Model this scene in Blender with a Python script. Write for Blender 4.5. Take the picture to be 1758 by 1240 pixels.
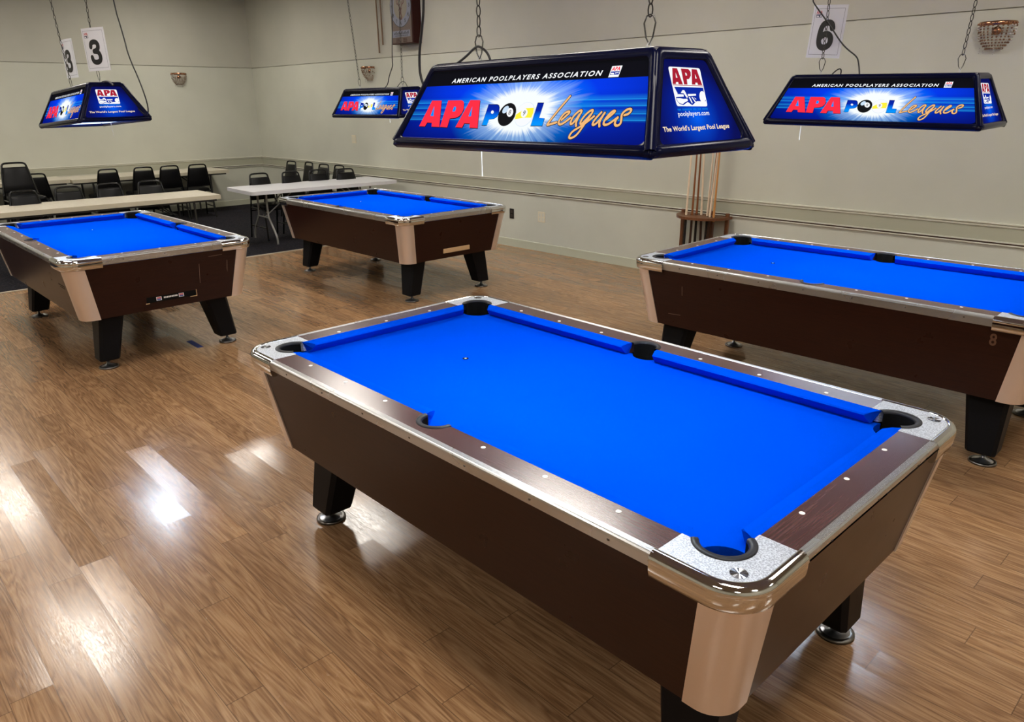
import bpy, math, random
import numpy as np
from mathutils import Matrix, Vector
PI = math.pi
random.seed(7)
for blk in list(bpy.data.objects): bpy.data.objects.remove(blk)
scene = bpy.context.scene
COL = scene.collection

# ------------------------------------------------------------------ camera, light, exposure
CAM_F, CAM_POS, CAM_YAW, CAM_PITCH, CAM_ROLL = 1274.59, (1.71543, -1.82763, 1.73577), 2.3847994, -0.3339833, -0.0069225
def make_camera():
    a, b, c = CAM_YAW, CAM_PITCH, CAM_ROLL
    f = Vector((math.cos(b)*math.cos(a), math.cos(b)*math.sin(a), math.sin(b)))
    r = f.cross(Vector((0, 0, 1))).normalized(); u = r.cross(f)
    r2 = r*math.cos(c) + u*math.sin(c); u2 = -r*math.sin(c) + u*math.cos(c)
    m = Matrix((r2, u2, -f)).transposed().to_4x4(); m.translation = Vector(CAM_POS)
    cd = bpy.data.cameras.new('camera'); cd.sensor_fit = 'HORIZONTAL'; cd.sensor_width = 36.0
    cd.lens = CAM_F/1758*36.0; cd.clip_start = 0.05; cd.clip_end = 60
    o = bpy.data.objects.new('camera', cd); o.matrix_world = m; COL.objects.link(o); scene.camera = o
make_camera()
W = bpy.data.worlds.new('world'); scene.world = W; W.use_nodes = True
W.node_tree.nodes['Background'].inputs[0].default_value = (0.75, 0.72, 0.66, 1)
W.node_tree.nodes['Background'].inputs[1].default_value = 0.02
scene.view_settings.view_transform = 'Standard'; scene.view_settings.look = 'None'
scene.view_settings.gamma = 1.0; scene.view_settings.use_curve_mapping = False
scene.view_settings.exposure = 0.0
CEIL_Z = 3.62
TROFFER_STRENGTH = 46.0         # lit diffusers of the ceiling lights
TROFFERS = [(x, y) for y in (-4.1, -0.65, 2.72) for x in (-9.9, -6.15, -2.4, 1.35, 5.0)]
TUBE_STRENGTH = 36.0           # fluorescent tubes inside each pool lamp
PANEL_GLOW = 1.0               # backlit lamp panels

# ------------------------------------------------------------------ materials
MATS = {}
class NT:
    def __init__(s, mat):
        s.m = mat; s.t = mat.node_tree; s.n = s.t.nodes; s.l = s.t.links
    def new(s, typ, **kw):
        n = s.n.new(typ)
        for k, v in kw.items(): setattr(n, k, v)
        return n
    def put(s, sock, v):
        if isinstance(v, bpy.types.NodeSocket): s.l.new(v, sock)
        elif v is not None: sock.default_value = v
    def math(s, op, a, b=None, c=None, clamp=False):
        n = s.new('ShaderNodeMath', operation=op); n.use_clamp = clamp
        s.put(n.inputs[0], a); s.put(n.inputs[1], b); s.put(n.inputs[2], c)
        return n.outputs[0]
    def mix(s, fac, a, b, blend='MIX'):
        n = s.new('ShaderNodeMix', data_type='RGBA', blend_type=blend)
        s.put(n.inputs[0], fac); s.put(n.inputs[6], a); s.put(n.inputs[7], b)
        return n.outputs[2]
    def sep(s, v):
        n = s.new('ShaderNodeSeparateXYZ'); s.put(n.inputs[0], v); return n.outputs
    def comb(s, x, y, z):
        n = s.new('ShaderNodeCombineXYZ'); s.put(n.inputs[0], x); s.put(n.inputs[1], y); s.put(n.inputs[2], z); return n.outputs[0]
    def noise(s, vec, scale, detail=3.0, rough=0.5, dist=0.0):
        n = s.new('ShaderNodeTexNoise'); s.put(n.inputs['Vector'], vec); n.inputs['Scale'].default_value = scale
        n.inputs['Detail'].default_value = detail; n.inputs['Roughness'].default_value = rough; n.inputs['Distortion'].default_value = dist
        return n.outputs
    def ramp(s, fac, stops):
        n = s.new('ShaderNodeValToRGB'); s.put(n.inputs[0], fac)
        cr = n.color_ramp
        while len(cr.elements) < len(stops): cr.elements.new(0.5)
        for e, (p, c) in zip(cr.elements, stops): e.position = p; e.color = c if len(c) == 4 else (*c, 1)
        return n.outputs[0]
    def bump(s, h, strength, dist=0.01):
        n = s.new('ShaderNodeBump'); n.inputs['Strength'].default_value = strength; n.inputs['Distance'].default_value = dist
        s.put(n.inputs['Height'], h); return n.outputs[0]
    def obj(s): return s.new('ShaderNodeTexCoord').outputs['Object']
def c4(c): return (c[0], c[1], c[2], 1.0)
def srgb(r, g, b):
    f = lambda v: (v/255/12.92 if v/255 <= 0.04045 else ((v/255+0.055)/1.055)**2.4)
    return (f(r), f(g), f(b))
def mat(name, color, rough=0.5, metal=0.0, spec=0.5, emit=None, strength=1.0, coat=0.0):
    m = bpy.data.materials.new(name); m.use_nodes = True
    b = m.node_tree.nodes['Principled BSDF']
    b.inputs['Base Color'].default_value = c4(color); b.inputs['Roughness'].default_value = rough
    b.inputs['Metallic'].default_value = metal; b.inputs['Specular IOR Level'].default_value = spec
    b.inputs['Coat Weight'].default_value = coat
    if emit is not None:
        b.inputs['Emission Color'].default_value = c4(emit); b.inputs['Emission Strength'].default_value = strength
    MATS[name] = m
    return m
def bsdf(m): return m.node_tree.nodes['Principled BSDF']

def grainy(name, c1, c2, stretch, rough=0.4, spec=0.4, amount=1.0, coat=0.0):
    m = mat(name, c1, rough, 0, spec, coat=coat); t = NT(m)
    mp = t.new('ShaderNodeMapping'); t.put(mp.inputs['Vector'], t.obj()); mp.inputs['Scale'].default_value = stretch
    n1 = t.noise(mp.outputs[0], 6.0, 6.0, 0.6, 0.4)
    f = t.ramp(n1[0], [(0.35, (0, 0, 0)), (0.65, (1, 1, 1))])
    t.put(bsdf(m).inputs['Base Color'], t.mix(f, c4(c1), c4(c2)))
    n2 = t.noise(t.obj(), 9.0, 3.0)
    r = t.math('MULTIPLY_ADD', n2[0], 0.2*amount, rough-0.1*amount)
    t.put(bsdf(m).inputs['Roughness'], r)
    return m

def speckle(name, c1, c2, scale, rough, metal, bumpy):
    m = mat(name, c1, rough, metal); t = NT(m)
    v = t.new('ShaderNodeTexVoronoi'); t.put(v.inputs['Vector'], t.obj()); v.inputs['Scale'].default_value = scale
    n = t.noise(t.obj(), scale*0.9, 2.0)
    f = t.ramp(n[0], [(0.38, (0, 0, 0)), (0.62, (1, 1, 1))])
    t.put(bsdf(m).inputs['Base Color'], t.mix(f, c4(c1), c4(c2)))
    t.put(bsdf(m).inputs['Normal'], t.bump(n[0], bumpy, 0.002))
    return m

def wood_floor():
    m = mat('laminate_planks', (0.2, 0.1, 0.05), 0.28, 0, 0.5); t = NT(m)
    x, y, z = t.sep(t.obj())
    row = t.math('FLOOR', t.math('DIVIDE', t.math('ADD', y, 1.111), 0.12))
    wn = t.new('ShaderNodeTexWhiteNoise', noise_dimensions='1D'); t.put(wn.inputs['W'], row)
    off = t.math('MULTIPLY', wn.outputs['Value'], 1.22)
    xs = t.math('DIVIDE', t.math('ADD', x, off), 1.22)
    colm = t.math('FLOOR', xs)
    wn2 = t.new('ShaderNodeTexWhiteNoise', noise_dimensions='2D'); t.put(wn2.inputs['Vector'], t.comb(row, colm, 0.0))
    rnd = wn2.outputs['Value']; rc = wn2.outputs['Color']
    # grain, shifted per plank
    sh = t.math('MULTIPLY', rnd, 37.0)
    v1 = t.comb(t.math('MULTIPLY_ADD', x, 0.75, sh), t.math('MULTIPLY_ADD', y, 11.0, sh), sh)
    big = t.noise(v1, 1.3, 3.0, 0.5, 0.5)
    rings = t.math('FRACT', t.math('MULTIPLY', big[0], 11.0))
    rings = t.math('ABSOLUTE', t.math('MULTIPLY_ADD', rings, 2.0, -1.0))
    v2 = t.comb(t.math('MULTIPLY_ADD', x, 5.0, sh), t.math('MULTIPLY', y, 110.0), sh)
    fine = t.noise(v2, 1.4, 3.0, 0.6)
    g = t.math('ADD', t.math('MULTIPLY', rings, 0.34), t.math('MULTIPLY', fine[0], 0.78))
    col = t.ramp(g, [(0.12, srgb(88, 62, 40)), (0.46, srgb(134, 101, 71)), (0.88, srgb(168, 134, 100))])
    tone = t.ramp(rnd, [(0.0, (0.84, 0.82, 0.82)), (0.5, (0.99, 0.98, 0.96)), (1.0, (1.12, 1.09, 1.03))])
    col = t.mix(1.0, col, tone, 'MULTIPLY')
    fy = t.math('FRACT', t.math('DIVIDE', t.math('ADD', y, 1.111), 0.12)); fx = t.math('FRACT', xs)
    ey = t.math('LESS_THAN', t.math('MINIMUM', fy, t.math('SUBTRACT', 1.0, fy)), 0.010)
    ex = t.math('LESS_THAN', t.math('MINIMUM', fx, t.math('SUBTRACT', 1.0, fx)), 0.0013)
    seam = t.math('MAXIMUM', ey, ex)
    col = t.mix(t.math('MULTIPLY', seam, 0.55), col, (0.035, 0.02, 0.012, 1))
    b = bsdf(m); t.put(b.inputs['Base Color'], col)
    # wear: each plank has its own gloss, scratches break the shine
    scr = t.noise(t.comb(t.math('MULTIPLY', x, 3.0), t.math('MULTIPLY', y, 14.0), 0.0), 6.0, 4.0, 0.7, 2.5)
    r0 = t.math('MULTIPLY_ADD', rnd, 0.07, 0.13)
    r1 = t.math('ADD', r0, t.math('MULTIPLY', t.math('SUBTRACT', scr[0], 0.45), 0.42))
    t.put(b.inputs['Roughness'], t.math('MAXIMUM', r1, 0.09))
    # planks do not lie perfectly level
    vm = t.new('ShaderNodeVectorMath', operation='MULTIPLY_ADD')
    t.put(vm.inputs[0], rc); vm.inputs[1].default_value = (0.042, 0.042, 0.0); vm.inputs[2].default_value = (-0.021, -0.021, 0.0)
    geo = t.new('ShaderNodeNewGeometry')
    va = t.new('ShaderNodeVectorMath', operation='ADD'); t.put(va.inputs[0], vm.outputs[0])
    bn = t.bump(t.math('MULTIPLY_ADD', scr[0], 0.3, t.math('MULTIPLY', fine[0], 0.5)), 0.03, 0.01)
    t.put(va.inputs[1], bn)
    vn = t.new('ShaderNodeVectorMath', operation='NORMALIZE'); t.put(vn.inputs[0], va.outputs[0])
    t.put(b.inputs['Normal'], vn.outputs[0])
    return m

def carpet():
    m = mat('carpet', (0.012, 0.012, 0.014), 0.95, 0, 0.1); t = NT(m)
    n = t.noise(t.obj(), 60.0, 3.0, 0.7); n2 = t.noise(t.obj(), 22.0, 3.0, 0.7)
    c = t.ramp(n[0], [(0.4, (0.006, 0.006, 0.008)), (0.58, (0.02, 0.02, 0.024)), (0.72, (0.07, 0.06, 0.055))])
    c2 = t.ramp(n2[1], [(0.4, (0.8, 0.85, 1.0)), (0.7, (1.3, 1.0, 0.85))])
    t.put(bsdf(m).inputs['Base Color'], t.mix(1.0, c, c2, 'MULTIPLY'))
    t.put(bsdf(m).inputs['Normal'], t.bump(n[0], 0.6, 0.01))
    return m

def plaster(name, c, var=0.06):
    m = mat(name, c, 0.75, 0, 0.25); t = NT(m)
    n = t.noise(t.obj(), 1.1, 4.0, 0.55); n2 = t.noise(t.obj(), 130.0, 2.0)
    f = t.ramp(n[0], [(0.3, (1-var,)*3), (0.7, (1+var,)*3)])
    t.put(bsdf(m).inputs['Base Color'], t.mix(1.0, c4(c), f, 'MULTIPLY'))
    t.put(bsdf(m).inputs['Normal'], t.bump(n2[0], 0.12, 0.003))
    return m

def cloth():
    m = mat('blue_cloth', (0.0, 0.053, 0.55), 0.95, 0, 0.0); t = NT(m)
    n = t.noise(t.obj(), 420.0, 2.0); n2 = t.noise(t.obj(), 2.2, 3.0)
    k = t.math('MULTIPLY_ADD', n2[0], 0.12, t.math('MULTIPLY_ADD', n[0], 0.10, 0.89))
    t.put(bsdf(m).inputs['Base Color'], t.mix(1.0, c4((0.0, 0.053, 0.55)), t.comb(k, k, k), 'MULTIPLY'))
    t.put(bsdf(m).inputs['Normal'], t.bump(n[0], 0.08, 0.001))
    bsdf(m).inputs['Specular IOR Level'].default_value = 0.0
    return m

def brushed(name, c, rough, scl):
    m = mat(name, c, rough, 0.85); t = NT(m)
    mp = t.new('ShaderNodeMapping'); t.put(mp.inputs['Vector'], t.obj()); mp.inputs['Scale'].default_value = scl
    n = t.noise(mp.outputs[0], 1.0, 2.0)
    t.put(bsdf(m).inputs['Roughness'], t.math('MULTIPLY_ADD', n[0], 0.24, rough-0.12))
    t.put(bsdf(m).inputs['Normal'], t.bump(n[0], 0.08, 0.001))
    return m

def emit_mat(name, color, k=1.0):
    m = mat(name, (0.004, 0.004, 0.004), 0.5, 0, 0.0, emit=color, strength=k*PANEL_GLOW)
    return m

def panel_front():
    """the printed film of the long lamp faces: blue starburst under a black band"""
    m = mat('starburst_film', (0.002, 0.002, 0.005), 0.5, 0, 0.0); t = NT(m)
    uv = t.new('ShaderNodeUVMap'); s, q, _ = t.sep(uv.outputs[0])
    ds = t.math('SUBTRACT', s, 0.025); dq = t.math('SUBTRACT', q, 0.122)
    d1 = t.math('SQRT', t.math('ADD', t.math('POWER', t.math('DIVIDE', ds, 0.135), 2.0), t.math('POWER', t.math('DIVIDE', dq, 0.062), 2.0)))
    d2 = t.math('SQRT', t.math('ADD', t.math('POWER', ds, 2.0), t.math('POWER', t.math('MULTIPLY', dq, 1.3), 2.0)))
    ang = t.math('ARCTAN2', dq, ds)
    rn = t.noise(t.comb(t.math('COSINE', ang), t.math('SINE', ang), 0.0), 9.0, 4.0, 0.75)
    rays = t.math('POWER', t.math('MULTIPLY', rn[0], 1.65), 9.0, clamp=True)
    rays = t.math('MULTIPLY', rays, t.math('SUBTRACT', 1.15, t.math('MULTIPLY', d2, 4.6)), clamp=True)
    rn2 = t.math('MULTIPLY_ADD', rn[0], 0.9, 0.55)
    core = t.ramp(t.math('DIVIDE', d1, t.math('MULTIPLY', rn2, 2.1)), [(0.46, (1, 1, 1)), (0.60, (0.25, 0.25, 0.25)), (0.92, (0, 0, 0))])
    # blue ground: brightest around the middle, navy at the foot and the ends
    side = t.math('SUBTRACT', 1.0, t.math('POWER', t.math('ABSOLUTE', t.math('DIVIDE', ds, 0.56)), 2.2), clamp=True)
    vert = t.ramp(t.math('DIVIDE', q, 0.28), [(0.08, (0.12, 0.12, 0.12)), (0.40, (0.55, 0.55, 0.55)), (0.66, (1, 1, 1)), (0.8, (0.95, 0.95, 0.95))])
    base = t.mix(t.math('MULTIPLY', t.math('MULTIPLY_ADD', side, 0.75, 0.25), vert), (0.0, 0.002, 0.13, 1), (0.0, 0.05, 1.0, 1))
    ln = None
    for q0 in (0.153, 0.135, 0.113, 0.0955):
        g = t.math('SUBTRACT', 1.0, t.math('DIVIDE', t.math('ABSOLUTE', t.math('SUBTRACT', q, q0)), 0.0026), clamp=True)
        g = t.math('MAXIMUM', g, t.math('MULTIPLY', t.math('SUBTRACT', 1.0, t.math('DIVIDE', t.math('ABSOLUTE', t.math('SUBTRACT', q, q0+0.004)), 0.011), clamp=True), 0.35))
        ln = g if ln is None else t.math('MAXIMUM', ln, g)
    col = t.mix(t.math('MULTIPLY', ln, 0.75), base, (0.02, 0.45, 1.0, 1))
    cy = t.math('SUBTRACT', 1.0, t.math('MULTIPLY', d1, 0.42), clamp=True)
    col = t.mix(t.math('MULTIPLY', cy, 0.95), col, (0.0, 0.42, 1.0, 1))
    col = t.mix(t.math('MULTIPLY', rays, 0.6), col, (0.06, 0.55, 1.0, 1))
    col = t.mix(core, col, (0.95, 1.0, 1.0, 1))
    band = t.math('GREATER_THAN', q, 0.212)
    col = t.mix(band, col, (0.004, 0.004, 0.005, 1))
    b = bsdf(m); t.put(b.inputs['Emission Color'], col); b.inputs['Emission Strength'].default_value = PANEL_GLOW
    return m

def letter_fade():
    m = mat('letter_fade', (0.003, 0.003, 0.006), 0.5, 0, 0.0); t = NT(m)
    uv = t.new('ShaderNodeUVMap'); s, q, _ = t.sep(uv.outputs[0])
    col = t.ramp(t.math('DIVIDE', t.math('SUBTRACT', q, 0.08), 0.07), [(0.1, (0.0, 0.30, 1.0)), (0.40, (0.0, 0.16, 0.85)), (0.62, (0.0, 0.02, 0.42)), (1.0, (0.0, 0.015, 0.32))])
    b = bsdf(m); t.put(b.inputs['Emission Color'], col); b.inputs['Emission Strength'].default_value = PANEL_GLOW
    return m

def panel_end():
    m = mat('blue_glow_film', (0.002, 0.002, 0.006), 0.5, 0, 0.0); t = NT(m)
    uv = t.new('ShaderNodeUVMap'); s, q, _ = t.sep(uv.outputs[0])
    d = t.math('SQRT', t.math('ADD', t.math('POWER', t.math('DIVIDE', s, 0.17), 2.0), t.math('POWER', t.math('DIVIDE', t.math('SUBTRACT', q, 0.095), 0.14), 2.0)))
    col = t.ramp(d, [(0.0, (0.0, 0.12, 0.90)), (0.25, (0.0, 0.055, 0.56)), (0.6, (0.0, 0.012, 0.27)), (1.0, (0.002, 0.004, 0.09))])
    b = bsdf(m); t.put(b.inputs['Emission Color'], col); b.inputs['Emission Strength'].default_value = PANEL_GLOW
    return m

M_FLOOR = wood_floor(); M_CARPET = carpet()
M_WALL = plaster('wall_paint', srgb(190, 190, 176)); M_WALLUP = plaster('upper_wall_shaded', srgb(180, 178, 165))  # upper wall: weaker light towards the ceiling is put into a darker colour
M_RAILW = plaster('moulding_paint', srgb(197, 195, 181), 0.03); M_RAILB = plaster('rail_board_paint', srgb(166, 165, 146), 0.03)
M_BASE = plaster('baseboard_paint', srgb(176, 176, 156), 0.04); M_GROOVE = mat('brown_groove', srgb(70, 48, 34), 0.6)
M_CEIL = plaster('ceiling_paint', srgb(150, 140, 124))
M_STRIP = mat('edge_strip', srgb(190, 178, 158), 0.4, 0.3)
M_CLOTH = cloth()
M_RAILWOOD = grainy('rail_laminate', srgb(62, 40, 40), srgb(80, 55, 54), (1.2, 34, 1), 0.21, 0.75, 0.3)
M_RAILWOOD2 = grainy('end_rail_laminate', srgb(62, 40, 40), srgb(80, 55, 54), (34, 1.2, 1), 0.21, 0.75, 0.3)
M_CAB = grainy('cabinet_laminate', srgb(36, 16, 11), srgb(46, 22, 14), (1.2, 1.2, 34), 0.28, 0.20, 0.15)
M_ALU = brushed('ribbed_aluminium', (0.52, 0.52, 0.52), 0.28, (2, 2, 2))
M_CHROME = mat('chrome', (0.72, 0.72, 0.71), 0.07, 1.0)
M_CAST = speckle('speckled_casting', (0.70, 0.74, 0.80), (0.36, 0.39, 0.45), 300.0, 0.42, 0.5, 0.5)
M_CORNER = brushed('champagne_metal', (0.86, 0.76, 0.69), 0.40, (420, 420, 1))
M_RUBBER = mat('pocket_rubber', (0.011, 0.012, 0.016), 0.45, 0, 0.3); M_BLACK = mat('pocket_black', (0.004, 0.004, 0.004), 0.85, 0, 0.1)
M_LEG = mat('leg_black', (0.003, 0.003, 0.004), 0.45, 0, 0.15); M_SIGHT = mat('sight_white', (0.85, 0.83, 0.76), 0.35)
M_STEEL = mat('steel', (0.5, 0.51, 0.54), 0.30, 1.0); M_DKSTEEL = mat('dark_steel', (0.16, 0.15, 0.14), 0.30, 1.0)
M_MEDAL = mat('medallion_metal', (0.30, 0.31, 0.34), 0.22, 1.0)
M_TAN = mat('tan_wood', srgb(196, 160, 118), 0.5); M_SLOT = mat('slot_dark', (0.003, 0.003, 0.003), 0.6, 0, 0.1)
M_STICKW = mat('sticker_white', (0.75, 0.74, 0.72), 0.5); M_STICKR = mat('sticker_red', (0.5, 0.05, 0.06), 0.5); M_STICKB = mat('sticker_blue', (0.03, 0.05, 0.3), 0.5)
M_FAINT = mat('faded_numeral', srgb(98, 66, 46), 0.55); M_SCUFF = mat('scuff', srgb(120, 96, 80), 0.7)
M_LFRAME = mat('lamp_frame_navy', (0.002, 0.003, 0.020), 0.22, 0, 0.12); M_LTOP = mat('lamp_top_metal', (0.5, 0.5, 0.52), 0.35, 0.7)
M_LIN = mat('lamp_white_inside', (0.8, 0.82, 0.85), 0.6)
M_TUBE = mat('fluorescent_tube', (0.8, 0.85, 0.9), 0.5, emit=(0.78, 0.9, 1.0), strength=TUBE_STRENGTH)
M_FILM = panel_front(); M_FADE = letter_fade(); M_FILME = panel_end()
E_WHITE = emit_mat('print_white', (0.95, 0.97, 1.0)); E_RED = emit_mat('print_red', (1.0, 0.028, 0.06)); E_DRED = emit_mat('print_dark_red', (0.40, 0.01, 0.03))
E_BLUE = emit_mat('print_blue', (0.0, 0.02, 0.36)); E_SKY = emit_mat('print_sky', (0.0, 0.28, 1.0)); E_DARK = emit_mat('print_black', (0.006, 0.006, 0.008))
E_YEL = emit_mat('print_yellow', (1.0, 0.90, 0.05)); E_GOLD = emit_mat('print_gold', (0.92, 0.50, 0.20)); E_CREAM = emit_mat('print_cream', (1.0, 0.80, 0.52)); E_PALE = emit_mat('print_pale', (0.62, 0.78, 0.95))
E_SMALL = emit_mat('print_small', (0.0, 0.19, 0.72))
M_CHAIN = mat('chain_steel', (0.035, 0.033, 0.03), 0.35, 0.7); M_CLIP = mat('clip_steel', (0.12, 0.12, 0.12), 0.25, 1.0); M_CORD = mat('cord_black', (0.008, 0.008, 0.009), 0.5); M_PULL = mat('pull_cord', (0.55, 0.53, 0.48), 0.5)
M_PAPER = mat('sign_paper', srgb(232, 235, 244), 0.25, 0, 0.5, coat=0.5); M_INK = mat('ink_black', (0.008, 0.008, 0.009), 0.4); M_INKB = mat('ink_navy', (0.03, 0.04, 0.10), 0.4)
M_VINYL = mat('black_vinyl', (0.0035, 0.0035, 0.004), 0.42, 0, 0.25); M_CFRAME = mat('chair_frame_black', (0.004, 0.004, 0.004), 0.25, 0, 0.4)
M_TTOP = grainy('tabletop_laminate', srgb(196, 188, 170), srgb(206, 199, 182), (2, 12, 2), 0.42, 0.4, 0.4); M_TEDGE = mat('tabletop_edge', srgb(188, 180, 158), 0.5)
M_PLAST = mat('white_plastic', srgb(212, 212, 216), 0.4); M_TLEG = mat('folding_leg_grey', (0.26, 0.25, 0.23), 0.4, 0.4); M_TLEGD = mat('folding_leg_dark', (0.02, 0.019, 0.018), 0.45)
M_RACK = grainy('rack_wood', srgb(82, 48, 26), srgb(112, 68, 38), (20, 20, 3), 0.35, 0.5)
M_MAPLE = mat('maple_shaft', srgb(222, 200, 172), 0.3, 0, 0.5); M_BROWNC = mat('brown_shaft', srgb(128, 76, 38), 0.3, 0, 0.5); M_TANC = mat('tan_shaft', srgb(186, 130, 74), 0.3, 0, 0.5)
M_BUTT = mat('black_butt', (0.012, 0.011, 0.012), 0.25, 0, 0.5); M_BUTTBR = mat('brown_butt', srgb(58, 32, 20), 0.3)
M_CLOCKC = mat('clock_case_red', srgb(48, 12, 9), 0.4, 0, 0.2); M_CLOCKF = grainy('clock_face_wood', srgb(84, 68, 58), srgb(96, 80, 70), (6, 6, 30), 0.45)
M_DIAL = mat('dial_grey', srgb(106, 108, 124), 0.4); M_DIALIN = mat('dial_cream', srgb(116, 106, 90), 0.4); M_DEER = mat('deer_brown', srgb(78, 34, 24), 0.5)
M_COPPER = mat('copper', (0.42, 0.22, 0.13), 0.22, 1.0); M_BEAD = mat('amber_beads', (0.22, 0.12, 0.07), 0.12, 0.4); M_CRYST = mat('crystal_beads', (0.62, 0.60, 0.55), 0.08, 0.4)
M_PLATE = mat('outlet_cream', srgb(206, 196, 170), 0.4); M_PLATED = mat('outlet_black', (0.012, 0.012, 0.012), 0.4); M_STICKWD = mat('stick_wood', srgb(120, 92, 66), 0.5)
M_TAPE = mat('blue_tape', srgb(28, 48, 120), 0.5); M_DIFF = mat('troffer_diffuser', (0.8, 0.8, 0.8), 0.5, emit=(1.0, 0.97, 0.90), strength=TROFFER_STRENGTH); M_DIFFD = mat('troffer_diffuser_dimmed', (0.8, 0.8, 0.8), 0.5, emit=(1.0, 0.94, 0.85), strength=TROFFER_STRENGTH*0.55)  # second diffuser is dimmed on purpose, so the far upper walls stay darker
M_WMETAL = mat('white_metal', (0.7, 0.7, 0.68), 0.4)

# ------------------------------------------------------------------ mesh helpers
class MB:
    def __init__(s): s.v = []; s.f = []; s.m = []; s.s = []; s.uv = {}
    def add(s, vs, fs, mi=0, smooth=False):
        o = len(s.v); s.v += [tuple(p) for p in vs]
        for f in fs: s.f.append([i+o for i in f]); s.m.append(mi); s.s.append(smooth)
        return o
    def box(s, x0, x1, y0, y1, z0, z1, mi=0):
        vs = [(x, y, z) for z in (z0, z1) for y in (y0, y1) for x in (x0, x1)]
        s.add(vs, [(0, 2, 3, 1), (4, 5, 7, 6), (0, 1, 5, 4), (2, 6, 7, 3), (0, 4, 6, 2), (1, 3, 7, 5)], mi)
    def prism(s, poly, z0, z1, mi=0, mtop=None, smooth=False):
        n = len(poly)
        if sum(poly[i][0]*poly[(i+1) % n][1]-poly[(i+1) % n][0]*poly[i][1] for i in range(n)) < 0: poly = poly[::-1]
        s.add([(x, y, z1) for x, y in poly], [list(range(n))], mi if mtop is None else mtop)
        s.add([(x, y, z0) for x, y in poly], [list(range(n))[::-1]], mi)
        s.add([(x, y, z0) for x, y in poly]+[(x, y, z1) for x, y in poly], [(i, (i+1) % n, n+(i+1) % n, n+i) for i in range(n)], mi, smooth)
    def loft(s, rings, mi=0, smooth=True, closed=True, caps=True):
        n = len(rings[0]); vs = [p for r in rings for p in r]; fs = []
        for k in range(len(rings)-1):
            for i in range(n if closed else n-1):
                j = (i+1) % n; fs.append((k*n+i, k*n+j, (k+1)*n+j, (k+1)*n+i))
        s.add(vs, fs, mi, smooth)
        if caps and closed:
            s.add(rings[0], [list(range(n))[::-1]], mi); s.add(rings[-1], [list(range(n))], mi)
    def tube(s, pts, r, mi=0, seg=8, closed=False, caps=True):
        pts = [Vector(p) for p in pts]; n = len(pts); rings = []
        rr = r if isinstance(r, (list, tuple)) else [r]*n
        up = None
        for i in range(n):
            if closed: d = pts[(i+1) % n]-pts[i-1]
            else: d = pts[min(i+1, n-1)]-pts[max(i-1, 0)]
            d.normalize()
            if up is None:
                up = Vector((0, 0, 1)) if abs(d.z) < 0.9 else Vector((1, 0, 0))
            a = d.cross(up)
            if a.length < 1e-6: a = d.cross(Vector((0.3, 1, 0.2)))
            a.normalize(); b = a.cross(d).normalized(); up = b
            rings.append([tuple(pts[i]+(a*math.cos(2*PI*k/seg)+b*math.sin(2*PI*k/seg))*rr[i]) for k in range(seg)])
        if closed: rings.append(rings[0]); s.loft(rings, mi, True, True, False)
        else: s.loft(rings, mi, True, True, caps)
    def cyl(s, x, y, z0, z1, r0, r1=None, mi=0, seg=24):
        r1 = r0 if r1 is None else r1
        ring = lambda r, z: [(x+r*math.cos(2*PI*k/seg), y+r*math.sin(2*PI*k/seg), z) for k in range(seg)]
        s.loft([ring(r0, z0), ring(r1, z1)], mi, True)
    def lathe(s, prof, x=0, y=0, mi=0, seg=28, a0=0.0, a1=2*PI):
        full = abs(a1-a0-2*PI) < 1e-6; n = seg if full else seg+1; rings = []
        for r, z in prof: rings.append([(x+r*math.cos(a0+(a1-a0)*k/seg), y+r*math.sin(a0+(a1-a0)*k/seg), z) for k in range(n)])
        s.loft(rings, mi, True, full, False)
    def ball(s, c, r, mi=0, seg=8, rings=5, sc=(1, 1, 1)):
        rs = []
        for i in range(rings+1):
            th = PI*i/rings
            rs.append([(c[0]+sc[0]*r*max(math.sin(th), 1e-3)*math.cos(2*PI*k/seg), c[1]+sc[1]*r*max(math.sin(th), 1e-3)*math.sin(2*PI*k/seg), c[2]-sc[2]*r*math.cos(th)) for k in range(seg)])
        s.loft(rs, mi, True)
    def flat(s, pts2, fn, mi=0):
        """polygon of 2-D points put on a surface by fn"""
        n = len(pts2)
        if sum(pts2[i][0]*pts2[(i+1) % n][1]-pts2[(i+1) % n][0]*pts2[i][1] for i in range(n)) < 0: pts2 = pts2[::-1]
        s.add([fn(*p) for p in pts2], [list(range(n))], mi)
    def tris(s, vs, fs, fn, mi=0): s.add([fn(*p) for p in vs], fs, mi)
    def xform(s, M): s.v = [tuple(M @ Vector(p)) for p in s.v]; return s
    def build(s, name, mats, parent=None, loc=None, bevel=0.0, uv=None, seg=2):
        me = bpy.data.meshes.new(name); me.from_pydata(s.v, [], s.f)
        for m in (mats if isinstance(mats, (list, tuple)) else [mats]): me.materials.append(m)
        me.polygons.foreach_set('material_index', s.m); me.polygons.foreach_set('use_smooth', s.s)
        if uv:
            L = me.uv_layers.new(name='UVMap')
            for li, lp in enumerate(me.loops): L.data[li].uv = uv(me.vertices[lp.vertex_index].co)
        me.update()
        o = bpy.data.objects.new(name, me); COL.objects.link(o)
        if parent is not None: o.parent = parent
        if loc is not None: o.location = loc
        if bevel:
            b = o.modifiers.new('bevel', 'BEVEL'); b.width = bevel; b.segments = seg; b.limit_method = 'ANGLE'; b.angle_limit = 0.7
        return o
def empty(name, loc=(0, 0, 0), rz=0.0):
    o = bpy.data.objects.new(name, None); o.empty_display_size = 0.1; COL.objects.link(o); o.location = loc; o.rotation_euler = (0, 0, rz); return o
def tag(o, label, cat, group=None):
    o['label'] = label; o['category'] = cat
    if group: o['group'] = group
    return o
def structure(o): o['kind'] = 'structure'; return o
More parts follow.
